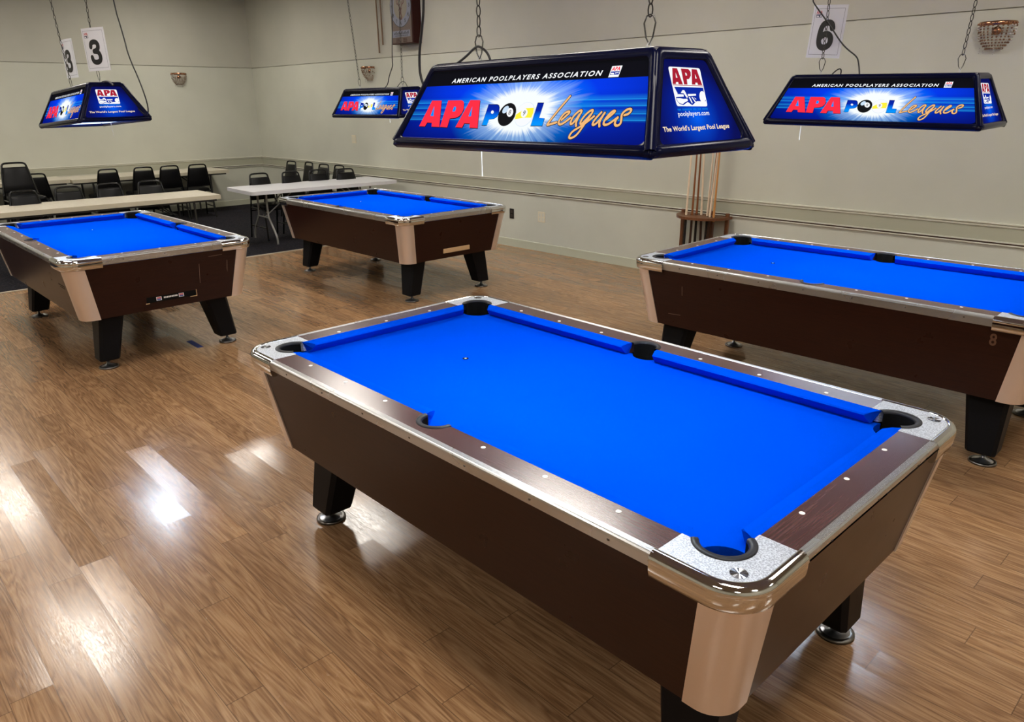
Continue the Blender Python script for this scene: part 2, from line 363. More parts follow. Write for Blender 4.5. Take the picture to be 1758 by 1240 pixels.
def copy_tree(o, parent=None):
    c = o.copy(); COL.objects.link(c)
    if parent is not None: c.parent = parent
    for ch in list(o.children): copy_tree(ch, c)
    return c
def arc(cx, cy, r, a0, a1, n): return [(cx+r*math.cos(a0+(a1-a0)*i/n), cy+r*math.sin(a0+(a1-a0)*i/n)) for i in range(n+1)]
def chaikin(pts, it=2):
    pts = [Vector(p) for p in pts]
    for _ in range(it):
        q = [pts[0]]
        for a, b in zip(pts, pts[1:]): q += [a*0.75+b*0.25, a*0.25+b*0.75]
        pts = q+[pts[-1]]
    return pts
_TXT = {}
def text2d(body, off=0.0, shear=0.0):
    k = (body, off, shear)
    if k not in _TXT:
        c = bpy.data.curves.new('txt', 'FONT'); c.body = body; c.offset = off; c.shear = shear; c.resolution_u = 3; c.space_character = 1.0 + off*3 + (0.22 if body.isupper() and len(body) > 8 else 0)
        o = bpy.data.objects.new('txt', c); COL.objects.link(o); bpy.context.view_layer.update()
        me = bpy.data.meshes.new_from_object(o.evaluated_get(bpy.context.evaluated_depsgraph_get()))
        vs = [(v.co.x, v.co.y) for v in me.vertices]; fs = [tuple(p.vertices) for p in me.polygons]
        bpy.data.objects.remove(o); bpy.data.meshes.remove(me); bpy.data.curves.remove(c)
        x0 = min(v[0] for v in vs); x1 = max(v[0] for v in vs); y0 = min(v[1] for v in vs); y1 = max(v[1] for v in vs)
        # keep faces counter-clockwise
        out = []
        for f in fs:
            a = sum(vs[f[i]][0]*vs[f[(i+1) % len(f)]][1]-vs[f[(i+1) % len(f)]][0]*vs[f[i]][1] for i in range(len(f)))
            out.append(f if a > 0 else f[::-1])
        _TXT[k] = ([((x-x0)/(x1-x0), (y-y0)/(y1-y0)) for x, y in vs], out)
    return _TXT[k]
def put_text(mb, body, fn, x, y, w, h, mi, off=0.0, shear=0.0):
    vs, fs = text2d(body, off, shear); mb.tris([(x+u*w, y+v*h) for u, v in vs], fs, fn, mi)
def ribbon(mb, pts, w, fn, mi):
    """a flat brush stroke with round ends along 2-D points"""
    P = chaikin([(p[0], p[1], 0) for p in pts], 2); n = len(P); L = []; R = []
    for i in range(n):
        d = P[min(i+1, n-1)]-P[max(i-1, 0)]; d.normalize(); q = Vector((-d.y, d.x, 0))*w/2; L.append(P[i]+q); R.append(P[i]-q)
    for i in range(n-1):
        a, b, c, d = R[i], R[i+1], L[i+1], L[i]
        mb.add([fn(p.x, p.y) for p in (a, b, c, d)], [(0, 1, 2, 3)], mi)
    for e in (P[0], P[-1]): mb.flat([(e.x+w/2*math.cos(k*PI/5), e.y+w/2*math.sin(k*PI/5)) for k in range(10)], fn, mi)
def ellipse(c, a, b, n=28):
    """c centre, a and b points at the ends of two half axes"""
    A = (a[0]-c[0], a[1]-c[1]); B = (b[0]-c[0], b[1]-c[1])
    return [(c[0]+A[0]*math.cos(2*PI*k/n)+B[0]*math.sin(2*PI*k/n), c[1]+A[1]*math.cos(2*PI*k/n)+B[1]*math.sin(2*PI*k/n)) for k in range(n)]

# ------------------------------------------------------------------ room
XL, XR, YB = -11.80, 6.6, -6.6
def wy(x): return 4.813+0.0179*x           # face of the right-hand wall
CARPET_X = -6.93
def wall_extrude(name, prof, p0, p1, nrm, mi):
    """prof: (out, z) pairs from floor up; extruded from p0 to p1, nrm points into the room"""
    mb = MB(); n = len(prof)
    A = [(p0[0]+nrm[0]*o, p0[1]+nrm[1]*o, z) for o, z in prof]; B = [(p1[0]+nrm[0]*o, p1[1]+nrm[1]*o, z) for o, z in prof]
    for i in range(n-1): mb.add([A[i], B[i], B[i+1], A[i+1]], [(0, 1, 2, 3)], mi(i) if callable(mi) else mi)
    return mb
fl = MB(); fl.box(CARPET_X, XR, YB, wy(XR)+0.05, -0.06, 0.0); structure(fl.build('floor', M_FLOOR))
fc = MB(); fc.box(XL-0.1, CARPET_X, YB, wy(XL)+0.3, -0.06, 0.004); structure(fc.build('floor_carpet', M_CARPET))
tr = MB(); tr.prism([(CARPET_X-0.02, YB), (CARPET_X+0.02, YB), (CARPET_X+0.02, wy(CARPET_X)), (CARPET_X-0.02, wy(CARPET_X))], 0.0, 0.008); structure(tr.build('trim_1', M_STRIP, bevel=0.003))
cl = MB(); cl.box(XL-0.1, XR+0.1, YB-0.1, 5.1, CEIL_Z, CEIL_Z+0.1); structure(cl.build('ceiling', M_CEIL))
SEAM = 2.36
def wall_slab(name, p0, p1, nrm):
    prof = [(-0.12, -0.05), (0.0, -0.05), (0.0, SEAM-0.004), (-0.012, SEAM-0.003), (-0.012, SEAM+0.002), (0.006, SEAM+0.004), (0.006, CEIL_Z+0.02), (-0.12, CEIL_Z+0.02)]
    mb = wall_extrude(name, prof, p0, p1, nrm, lambda i: 0 if i < 2 else 1)
    return structure(mb.build(name, [M_WALL, M_WALLUP]))
rn = Vector((0.0179, -1.0)).normalized()
RP0, RP1 = (XL-0.1, wy(XL-0.1)), (XR+0.1, wy(XR+0.1))
wall_slab('wall_right', RP1, RP0, rn)
wall_slab('wall_left', (XL, wy(XL)), (XL, YB), (1, 0))
wall_slab('wall_back', (XR, YB), (XR, wy(XR)), (-1, 0))
wall_slab('wall_front', (XL, YB), (XR, YB), (0, 1))
RAIL = [(0.0, 0.672), (0.016, 0.675), (0.018, 0.682), (0.006, 0.686), (0.006, 0.697), (0.018, 0.700), (0.016, 0.708), (0.006, 0.711), (0.006, 0.812), (0.014, 0.815), (0.016, 0.824), (0.010, 0.827), (0.014, 0.832), (0.022, 0.838), (0.020, 0.846), (0.0, 0.848)]
def rail_mat(i): return 2 if i in (3,) else (1 if i in (6, 7) else 0)
structure(wall_extrude('trim_2', RAIL, RP1, RP0, rn, rail_mat).build('trim_2', [M_RAILW, M_RAILB, M_GROOVE]))
structure(wall_extrude('trim_3', RAIL, (XL, wy(XL)), (XL, YB), (1, 0), rail_mat).build('trim_3', [M_RAILW, M_RAILB, M_GROOVE]))
BASE = [(0.012, 0.0), (0.012, 0.004), (0.010, 0.092), (0.006, 0.098), (0.0, 0.100)]
structure(wall_extrude('baseboard_right', BASE, RP1, RP0, rn, 0).build('baseboard_right', M_BASE))
structure(wall_extrude('baseboard_left', BASE, (XL, wy(XL)), (XL, YB), (1, 0), 0).build('baseboard_left', M_BASE))

# ceiling lights (they make the warm pools on the floor)
def make_troffer():
    r = empty('ceiling_light')
    f = MB()
    for a in ((-0.62, 0.62, -0.32, -0.29), (-0.62, 0.62, 0.29, 0.32), (-0.62, -0.59, -0.29, 0.29), (0.59, 0.62, -0.29, 0.29)): f.box(a[0], a[1], a[2], a[3], -0.03, 0.0)
    f.build('frame', M_WMETAL, r)
    d = MB(); d.box(-0.59, 0.59, -0.29, 0.29, -0.02, -0.004); d.build('diffuser', M_DIFF, r)
    return tag(r, 'white ceiling light with a glowing rectangular diffuser, mirrored in the shiny wood floor', 'ceiling light', 'ceiling lights above the pool tables')
proto = make_troffer()
for i, (x, y) in enumerate(TROFFERS):
    o = proto if i == 0 else copy_tree(proto)
    o.location = (x, y, CEIL_Z)
    if x < -9:      # the farthest row is turned down to darken the far upper walls
        for ch in o.children:
            if ch.name.startswith('diffuser'): ch.material_slots[0].link = 'OBJECT'; ch.material_slots[0].material = M_DIFFD

# ------------------------------------------------------------------ pool tables
JX, JY = 1.032, 0.530          # cushion / rail joint
OX, OY = 1.122, 0.622          # rail / metal trim joint
PX, PY = 0.906, 0.408          # where the corner castings begin
CPX, CPY, CPR = 0.993, 0.494, 0.072
SPY, SPR = 0.530, 0.068
ZR, ZBED = 0.800, 0.755
def sgn(poly, sx, sy): return [(x*sx, y*sy) for x, y in poly]
CANG0 = math.atan2(-math.sqrt(CPR**2-(JX-CPX)**2), JX-CPX); CANG1 = math.atan2(JY-CPY, -math.sqrt(CPR**2-(JY-CPY)**2))
def rr_corner(X, Y, r, x_start, y_end, n=12):
    """outer path of one quadrant: along +x edge, round the corner, down the +y edge"""
    return [(x_start, Y)] + [p for p in arc(X-r, Y-r, r, PI/2, 0, n)] + [(X, y_end)]
def offset_path(path, d):
    out = []; n = len(path)
    for i in range(n):
        a = Vector(path[max(i-1, 0)]); b = Vector(path[min(i+1, n-1)]); t = (b-a).normalized(); nn = Vector((-t.y, t.x))
        out.append((path[i][0]+nn.x*d, path[i][1]+nn.y*d))
    return out
def sweep_profile(path, prof):
    """rings of (out, z) profile along an open 2-D path whose left side is outward"""
    return [[(x, y, z) for (x, y), z in zip([offset_path(path, o)[i] for o, _ in prof], [z for _, z in prof])] for i in range(len(path))]

def table_bed():
    mb = MB(); q = []
    # one notch per pocket, walked counter-clockwise
    def corner(sx, sy):
        c = (1.004*sx, 0.505*sy); r = 0.074
        return c, r
    pts = []
    HX, HY = 1.045, 0.535
    def circ(c, r, a0, a1, n=12): return arc(c[0], c[1], r, a0, a1, n)
    def cut(c, r, axis, val, sign):   # angle where the circle meets x=val or y=val
        if axis == 'x': return math.atan2(sign*math.sqrt(r*r-(val-c[0])**2), val-c[0])
        return math.atan2(val-c[1], sign*math.sqrt(r*r-(val-c[1])**2))
    # bottom edge from left to right (y=-HY)
    def notch(c, r, pin, pout):
        a0 = math.atan2(pin[1]-c[1], pin[0]-c[0]); a1 = math.atan2(pout[1]-c[1], pout[0]-c[0])
        while a1 > a0: a1 -= 2*PI
        if a0-a1 > PI*1.6: a1 += 2*PI
        return circ(c, r, a0, a1)
    cr = 0.072; cx, cy = 1.004, 0.505
    dx = math.sqrt(cr**2-(HY-cy)**2); dy = math.sqrt(cr**2-(HX-cx)**2)
    sr = 0.062; sy_ = 0.560; sdx = math.sqrt(sr**2-(HY-sy_)**2)
    for k in range(4):
        M = [(1, -1), (1, 1), (-1, 1), (-1, -1)][k]
        if k == 0:
            pts += notch((0, -sy_), sr, (-sdx, -HY), (sdx, -HY)); pts += notch((cx, -cy), cr, (cx-dx, -HY), (HX, -cy+dy))
        if k == 1: pts += notch((cx, cy), cr, (HX, cy-dy), (cx-dx, HY))
        if k == 2:
            pts += notch((0, sy_), sr, (sdx, HY), (-sdx, HY)); pts += notch((-cx, cy), cr, (-cx+dx, HY), (-HX, cy-dy))
        if k == 3: pts += notch((-cx, -cy), cr, (-HX, -cy+dy), (-cx+dx, -HY))
    mb.prism(pts, ZBED-0.025, ZBED)
    return mb
def cushion_mb(length_axis, j0, j1, n0, n1, b0, b1, J, N, B, side):
    """prism with slanted ends; j/n/b = end positions at joint, nose, base"""
    mb = MB()
    def P(t, d, z): return (t, side*d, z) if length_axis == 'x' else (side*d, t, z)
    prof = lambda j, n, b: [P(j, J, ZR+0.001), P(n*0.4+j*0.6, N*0.45+J*0.55, ZR+0.0005), P(n, N+0.004, ZR-0.005), P(n, N, ZR-0.010), P(n*0.6+b*0.4, N*0.6+B*0.4, ZBED+0.020), P(b, B, ZBED+0.001), P(b, J+0.004, ZBED+0.001), P(j, J+0.004, ZR-0.001)]
    r0, r1 = prof(j0, n0, b0), prof(j1, n1, b1)
    flip = (side > 0) == (length_axis == 'x')
    rings = [r0, r1] if flip else [r1, r0]
    mb.loft(rings, 0, False)
    return mb
def leg_mb(sx, sy):
    def ring(x0, x1, y0, y1, z, c):
        p = [(x0+c, y0), (x1-c, y0), (x1, y0+c), (x1, y1-c), (x1-c, y1), (x0+c, y1), (x0, y1-c), (x0, y0+c)]
        p = [(x*sx, y*sy, z) for x, y in p]
        return p if sx*sy > 0 else p[::-1]
    mb = MB(); mb.loft([ring(0.866, 0.994, 0.362, 0.488, 0.062, 0.012), ring(0.861, 0.998, 0.357, 0.492, 0.070, 0.016), ring(0.800, 1.002, 0.282, 0.446, 0.385, 0.020)], 0, False)
    return mb
def make_pool_table():
    r = empty('pool_table')
    table_bed().build('playing_surface', M_CLOTH, r)
    # marks on the cloth
    sp = MB(); sp.cyl(-0.495, 0, ZBED, ZBED+0.0008, 0.013, 0.013, 0, 16); sp.cyl(-0.495, 0, ZBED+0.0008, ZBED+0.0012, 0.005, 0.005, 1, 10)
    sp.build('foot_spot', [M_BLACK, M_SIGHT], r)
    # cushions
    for s in (-1, 1):
        for t in (-1, 1):
            a, b = sorted((t*0.062, t*0.936)); na, nb = sorted((t*0.078, t*0.902)); ba, bb = sorted((t*0.072, t*0.915))
            cushion_mb('x', a, b, na, nb, ba, bb, JY, 0.480, 0.508, s).build('cushion', M_CLOTH, r)
        cushion_mb('y', -0.436, 0.436, -0.402, 0.402, -0.420, 0.420, JX, 0.984, 1.012, s).build('cushion', M_CLOTH, r)
    # wooden rails with inlaid sights
    SG = 0.2476
    for s in (-1, 1):
        n0 = PI+0.0; nt = arc(0, SPY, SPR, PI, 0, 16)
        poly = [(-PX, JY)] + nt + [(PX, JY), (PX, OY), (-PX, OY)]
        mb = MB(); mb.prism(sgn(poly, 1, s), ZR-0.045, ZR); rl = mb.build('rail', M_RAILWOOD, r)
        for k in (1, 2, 3, 5, 6, 7):
            g = MB(); g.cyl((k-4)*SG, s*0.5576, ZR, ZR+0.0008, 0.0072, 0.0072, 0, 12); g.build('sight', M_SIGHT, rl)
        poly = [(JX, -PY), (OX, -PY), (OX, PY), (JX, PY)]
        mb = MB(); mb.prism(sgn(poly, s, 1), ZR-0.045, ZR); rl = mb.build('rail', M_RAILWOOD2, r)
        for k in (-1, 0, 1):
            g = MB(); g.cyl(s*1.0547, k*SG, ZR, ZR+0.0008, 0.0072, 0.0072, 0, 12); g.build('sight', M_SIGHT, rl)
    # ribbed aluminium trim
    prof = [(0.0, ZR-0.0005)]
    for k in range(5): prof += [(0.001+k*0.0036, ZR+0.0008), (0.0034+k*0.0036, ZR+0.0008), (0.0036+k*0.0036, ZR-0.0002)]
    prof += [(0.0195, ZR-0.001), (0.0225, ZR-0.005), (0.0235, ZR-0.010)]
    for k in range(8): prof += [(0.0237-0.0024*k, ZR-0.0125-k*0.0046), (0.0234-0.0024*k, ZR-0.0158-k*0.0046), (0.0212-0.0024*k, ZR-0.0166-k*0.0046)]
    prof += [(0.004, ZR-0.052), (0.0, ZR-0.052)]
    for s in (-1, 1):
        mb = MB(); R0 = [(-PX, s*(OY+o), z) for o, z in prof]; R1 = [(PX, s*(OY+o), z) for o, z in prof]
        mb.loft([R0, R1] if s < 0 else [R1, R0], 0, False)
        for k in range(7):
            x = -0.78+k*0.26; mb.ball((x, s*(OY+0.0185), ZR-0.024), 0.0045, 1, 6, 4, (1, 0.7, 1))
        mb.build('trim', [M_ALU, M_DKSTEEL], r)
        mb = MB(); R0 = [(s*(OX+o), -PY, z) for o, z in prof]; R1 = [(s*(OX+o), PY, z) for o, z in prof]
        mb.loft([R0, R1] if s > 0 else [R1, R0], 0, False)
        for k in (-0.27, 0.0, 0.27): mb.ball((s*(OX+0.0185), k, ZR-0.024), 0.0045, 1, 6, 4, (0.7, 1, 1))
        mb.build('trim', [M_ALU, M_DKSTEEL], r)
    # corner castings
    cprof = [(0.0, ZR+0.001), (0.004, ZR+0.0035), (0.012, ZR+0.003), (0.020, ZR-0.001), (0.026, ZR-0.008), (0.029, ZR-0.018), (0.0285, ZR-0.020), (0.026, ZR-0.022), (0.027, ZR-0.026), (0.026, ZR-0.045), (0.022, ZR-0.062), (0.016, ZR-0.067), (0.0, ZR-0.067)]
    path = rr_corner(OX, OY, 0.085, PX-0.006, PY-0.006, 14)
    for sx in (-1, 1):
        for sy in (-1, 1):
            mb = MB()
            rings = [[(x*sx, y*sy, z) for x, y, z in rg] for rg in sweep_profile(path, cprof)]
            if sx*sy > 0: rings = rings[::-1]
            mb.loft(rings, 0, True)
            plate = [(PX, JY), (PX, OY)] + arc(OX-0.085, OY-0.085, 0.085, PI/2, 0, 14) + [(OX, PY), (JX, PY)] + arc(CPX, CPY, CPR, CANG0, CANG1, 18)
            mb.prism(sgn(plate, sx, sy), ZR-0.04, ZR+0.001, 1)
            o = mb.build('corner_casting', [M_CHROME, M_CAST], r)
            md = MB(); c = (1.0775*sx, 0.5745*sy); fan = []
            for k in range(24):
                a0, a1 = 2*PI*k/24, 2*PI*(k+1)/24; rad = 0.0195
                h0, h1 = (0.0024 if k % 2 else 0.0012), (0.0012 if k % 2 else 0.0024)
                md.add([(c[0], c[1], ZR+0.0015), (c[0]+rad*math.cos(a0), c[1]+rad*math.sin(a0), ZR+h0), (c[0]+rad*math.cos(a1), c[1]+rad*math.sin(a1), ZR+h1)], [(0, 1, 2)])
            md.build('medallion', M_MEDAL, o)
            # pocket rim and liner
            pk = MB(); pr = [(CPR+0.001, ZR-0.03), (CPR+0.002, ZR+0.002), (CPR-0.004, ZR+0.0045), (CPR-0.014, ZR+0.004), (CPR-0.018, ZR-0.001), (CPR-0.018, ZR-0.006)]; ln = [(CPR-0.018, ZR-0.005), (CPR-0.018, ZR-0.075), (CPR-0.016, ZR-0.110)]
            for prf, mi in ((pr, 0), (ln, 1)):
                rings = []
                for k in range(25):
                    a = CANG0+(CANG1-CANG0)*k/24
                    rings.append([((CPX+rd*math.cos(a))*sx, (CPY+rd*math.sin(a))*sy, z) for rd, z in prf])
                if sx*sy > 0: rings = rings[::-1]
                pk.loft(rings, mi, True, False, False)
            well = [((CPX+0.006+0.080*math.cos(2*PI*k/24))*sx, (CPY+0.006+0.080*math.sin(2*PI*k/24))*sy) for k in range(24)]
            pk.add([(x, y, ZBED-0.020) for x, y in well]+[(x, y, ZBED-0.070) for x, y in well], [(k, (k+1) % 24, 24+(k+1) % 24, 24+k) for k in range(24)]+[tuple(range(24, 48))], 1, True)
            pk.build('pocket', [M_RUBBER, M_BLACK], r)
    for sy in (-1, 1):
        pk = MB(); rings = []
        pr = [(SPR+0.0, ZR-0.03), (SPR+0.0, ZR+0.0015), (SPR-0.004, ZR+0.004), (SPR-0.014, ZR+0.0035), (SPR-0.018, ZR-0.001), (SPR-0.018, ZR-0.006)]; ln = [(SPR-0.018, ZR-0.005), (SPR-0.018, ZR-0.075), (SPR-0.014, ZR-0.110)]
        for prf, mi in ((pr, 0), (ln, 1)):
            rings = []
            for k in range(21):
                a = PI*k/20; rings.append([(rd*math.cos(a), sy*(SPY+rd*math.sin(a)), z) for rd, z in prf])
            if sy > 0: rings = rings[::-1]
            pk.loft(rings, mi, True, False, False)
        well = [(0.065*math.cos(2*PI*k/24), sy*(SPY+0.012+0.065*math.sin(2*PI*k/24))) for k in range(24)]
        pk.add([(x, y, ZBED-0.020) for x, y in well]+[(x, y, ZBED-0.070) for x, y in well], [(k, (k+1) % 24, 24+(k+1) % 24, 24+k) for k in range(24)]+[tuple(range(24, 48))], 1, True)
        pk.build('pocket', [M_RUBBER, M_BLACK], r)
    # tapered cabinet and its metal corners
    TX, TY, BX, BY, ZT, ZC = 1.130, 0.622, 1.068, 0.560, 0.7475, 0.380
    def ring(X, Y, rad, z, n=6):
        p = []
        for q, (cx, cy) in enumerate(((X-rad, Y-rad), (-X+rad, Y-rad), (-X+rad, -Y+rad), (X-rad, -Y+rad))):
            p += [(x, y, z) for x, y in arc(cx, cy, rad, q*PI/2, (q+1)*PI/2, n)]
        return p
    cb = MB(); cb.loft([ring(BX, BY, 0.075, ZC), ring(TX, TY, 0.085, ZT)], 0, False, True, False); cb.add(ring(BX, BY, 0.075, ZC), [list(range(28))[::-1]]); cb.add(ring(BX, BY, 0.075, ZC+0.02), [list(range(28))])
    cb.build('cabinet', M_CAB, r)
    for sx in (-1, 1):
        for sy in (-1, 1):
            mb = MB()
            top = offset_path(rr_corner(TX, TY, 0.085, TX-0.112, TY-0.112, 12), 0.004); bot = offset_path(rr_corner(BX, BY, 0.075, BX-0.106, BY-0.106, 12), 0.004)
            topi = offset_path(rr_corner(TX, TY, 0.085, TX-0.112, TY-0.112, 12), -0.004); boti = offset_path(rr_corner(BX, BY, 0.075, BX-0.106, BY-0.106, 12), -0.004)
            n = len(top); rings = []
            for (bo, bi, to, ti) in zip(bot, boti, top, topi):
                rings.append([(bi[0]*sx, bi[1]*sy, ZC-0.003), (bo[0]*sx, bo[1]*sy, ZC-0.003), (to[0]*sx, to[1]*sy, ZR-0.066), (ti[0]*sx, ti[1]*sy, ZR-0.066)])
            if sx*sy < 0: rings = rings[::-1]
            mb.loft(rings, 0, True)
            o = mb.build('corner_panel', M_CORNER, r)
            e = o.modifiers.new('edges', 'EDGE_SPLIT'); e.split_angle = 0.8
            lg = leg_mb(sx, sy).build('leg', M_LEG, r)
            ft = MB(); cx, cy = 0.940*sx, 0.430*sy
            ft.lathe([(0.0, 0.072), (0.010, 0.072), (0.010, 0.030), (0.016, 0.026), (0.020, 0.020), (0.044, 0.014), (0.050, 0.011)], cx, cy, 0, 24)
            ft.lathe([(0.047, 0.012), (0.056, 0.013), (0.063, 0.010), (0.064, 0.001), (0.0, 0.0005)], cx, cy, 1, 24)
            ft.build('leveler_foot', [M_STEEL, M_DKSTEEL], lg)
    return r
T_MAIN = make_pool_table()
TABLES = [(0.0, 0.0, 0.0), (-0.0606, 2.6396, 0.0225), (-4.754, 2.5424, 0.0041), (-4.7609, -0.0808, 0.0074)]
TLAB = ['large blue-clothed pool table in the foreground, nearest the camera',
        'blue-clothed pool table at the right with a faded 8 on its dark side',
        'blue-clothed pool table farther back with a tan wooden bar on its end panel',
        'blue-clothed pool table on the left with a black stickered slot in its end panel']
tabs = [T_MAIN]+[copy_tree(T_MAIN) for _ in range(3)]
for o, (x, y, a), lb in zip(tabs, TABLES, TLAB):
    o.location = (x, y, 0); o.rotation_euler = (0, 0, a); tag(o, lb, 'pool table', 'pool tables')
def side_pt(z):      # near long face, half width at height z
    return 0.560+(z-0.380)*(0.062/0.3675)
def end_pt(z): return 1.068+(z-0.380)*(0.062/0.3675)
# table 2: faded 8
fn8 = lambda u, v: (u, -(side_pt(v)+0.0012), v)
mb = MB(); put_text(mb, '8', fn8, 0.895, 0.655, 0.030, 0.062, 0, 0.02); mb.build('faded_numeral', M_FAINT, tabs[1])
for q in ([(-0.88, 0.46), (-0.79, 0.465), (-0.79, 0.468), (-0.88, 0.463)], [(-0.775, 0.60), (-0.772, 0.60), (-0.770, 0.66), (-0.773, 0.66)]):
    mb = MB(); mb.flat(q, lambda u, v: (u, -(side_pt(v)+0.001), v)); mb.build('scuff_mark', M_SCUFF, tabs[1])
# table 3: tan bar in its end panel
mb = MB(); mb.box(0, 0.014, -0.152, 0.164, -0.021, 0.021); mb.build('wooden_bar', M_TAN, tabs[2], (end_pt(0.449)-0.004, 0, 0.449), 0.003)
# table 4: black slot with stickers, scratches
sl = MB(); sl.box(-0.012, 0.006, -0.168, 0.178, -0.023, 0.023); slot = sl.build('coin_slot_panel', M_SLOT, tabs[3], (end_pt(0.458)-0.003, 0.015, 0.458), 0.002)
st = MB(); f4 = lambda u, v: (0.0072, u, v)
for y0 in (-0.103, 0.052):
    st.flat([(y0, -0.014), (y0+0.036, -0.014), (y0+0.036, 0.012), (y0, 0.012)], f4, 0)
    st.flat([(y0+0.004, 0.0), (y0+0.032, 0.0), (y0+0.032, 0.009), (y0+0.004, 0.009)], lambda u, v: (0.0076, u, v), 1)
    st.flat([(y0+0.004, -0.011), (y0+0.032, -0.011), (y0+0.032, -0.002), (y0+0.004, -0.002)], lambda u, v: (0.0076, u, v), 2)
for k in range(9): st.flat([(-0.052+k*0.0108, -0.004), (-0.044+k*0.0108, -0.004), (-0.043+k*0.0108, 0.007), (-0.051+k*0.0108, 0.007)], f4, 0)
st.build('sticker', [M_STICKW, M_STICKR, M_STICKB], slot)
lp = MB(); lp.box(0.0, 0.009, -0.175, -0.150, -0.028, -0.0235); lp.box(0.0, 0.009, 0.132, 0.180, -0.028, -0.0235); lp.box(0.0, 0.008, 0.178, 0.181, -0.0235, 0.020); lp.build('edging', M_TAN, slot)
fe = lambda u, v: (end_pt(v)+0.001, u, v)
for q in ([(0.225, 0.52), (0.228, 0.52), (0.231, 0.665), (0.228, 0.665)], [(0.430, 0.60), (0.433, 0.57), (0.437, 0.66), (0.434, 0.668)], [(0.30, 0.706), (0.40, 0.709), (0.40, 0.712), (0.30, 0.709)]):
    mb = MB(); mb.flat(q, fe); mb.build('scuff_mark', M_SCUFF, tabs[3])
mb = MB(); fs4 = lambda u, v: (u, -(side_pt(v)+0.001), v)
mb.flat([(0.78, 0.600), (0.93, 0.598), (0.93, 0.606), (0.78, 0.608)], fs4); mb.flat([(0.80, 0.585), (0.92, 0.583), (0.92, 0.590), (0.80, 0.592)], fs4); mb.build('maker_mark', M_SLOT, tabs[3])

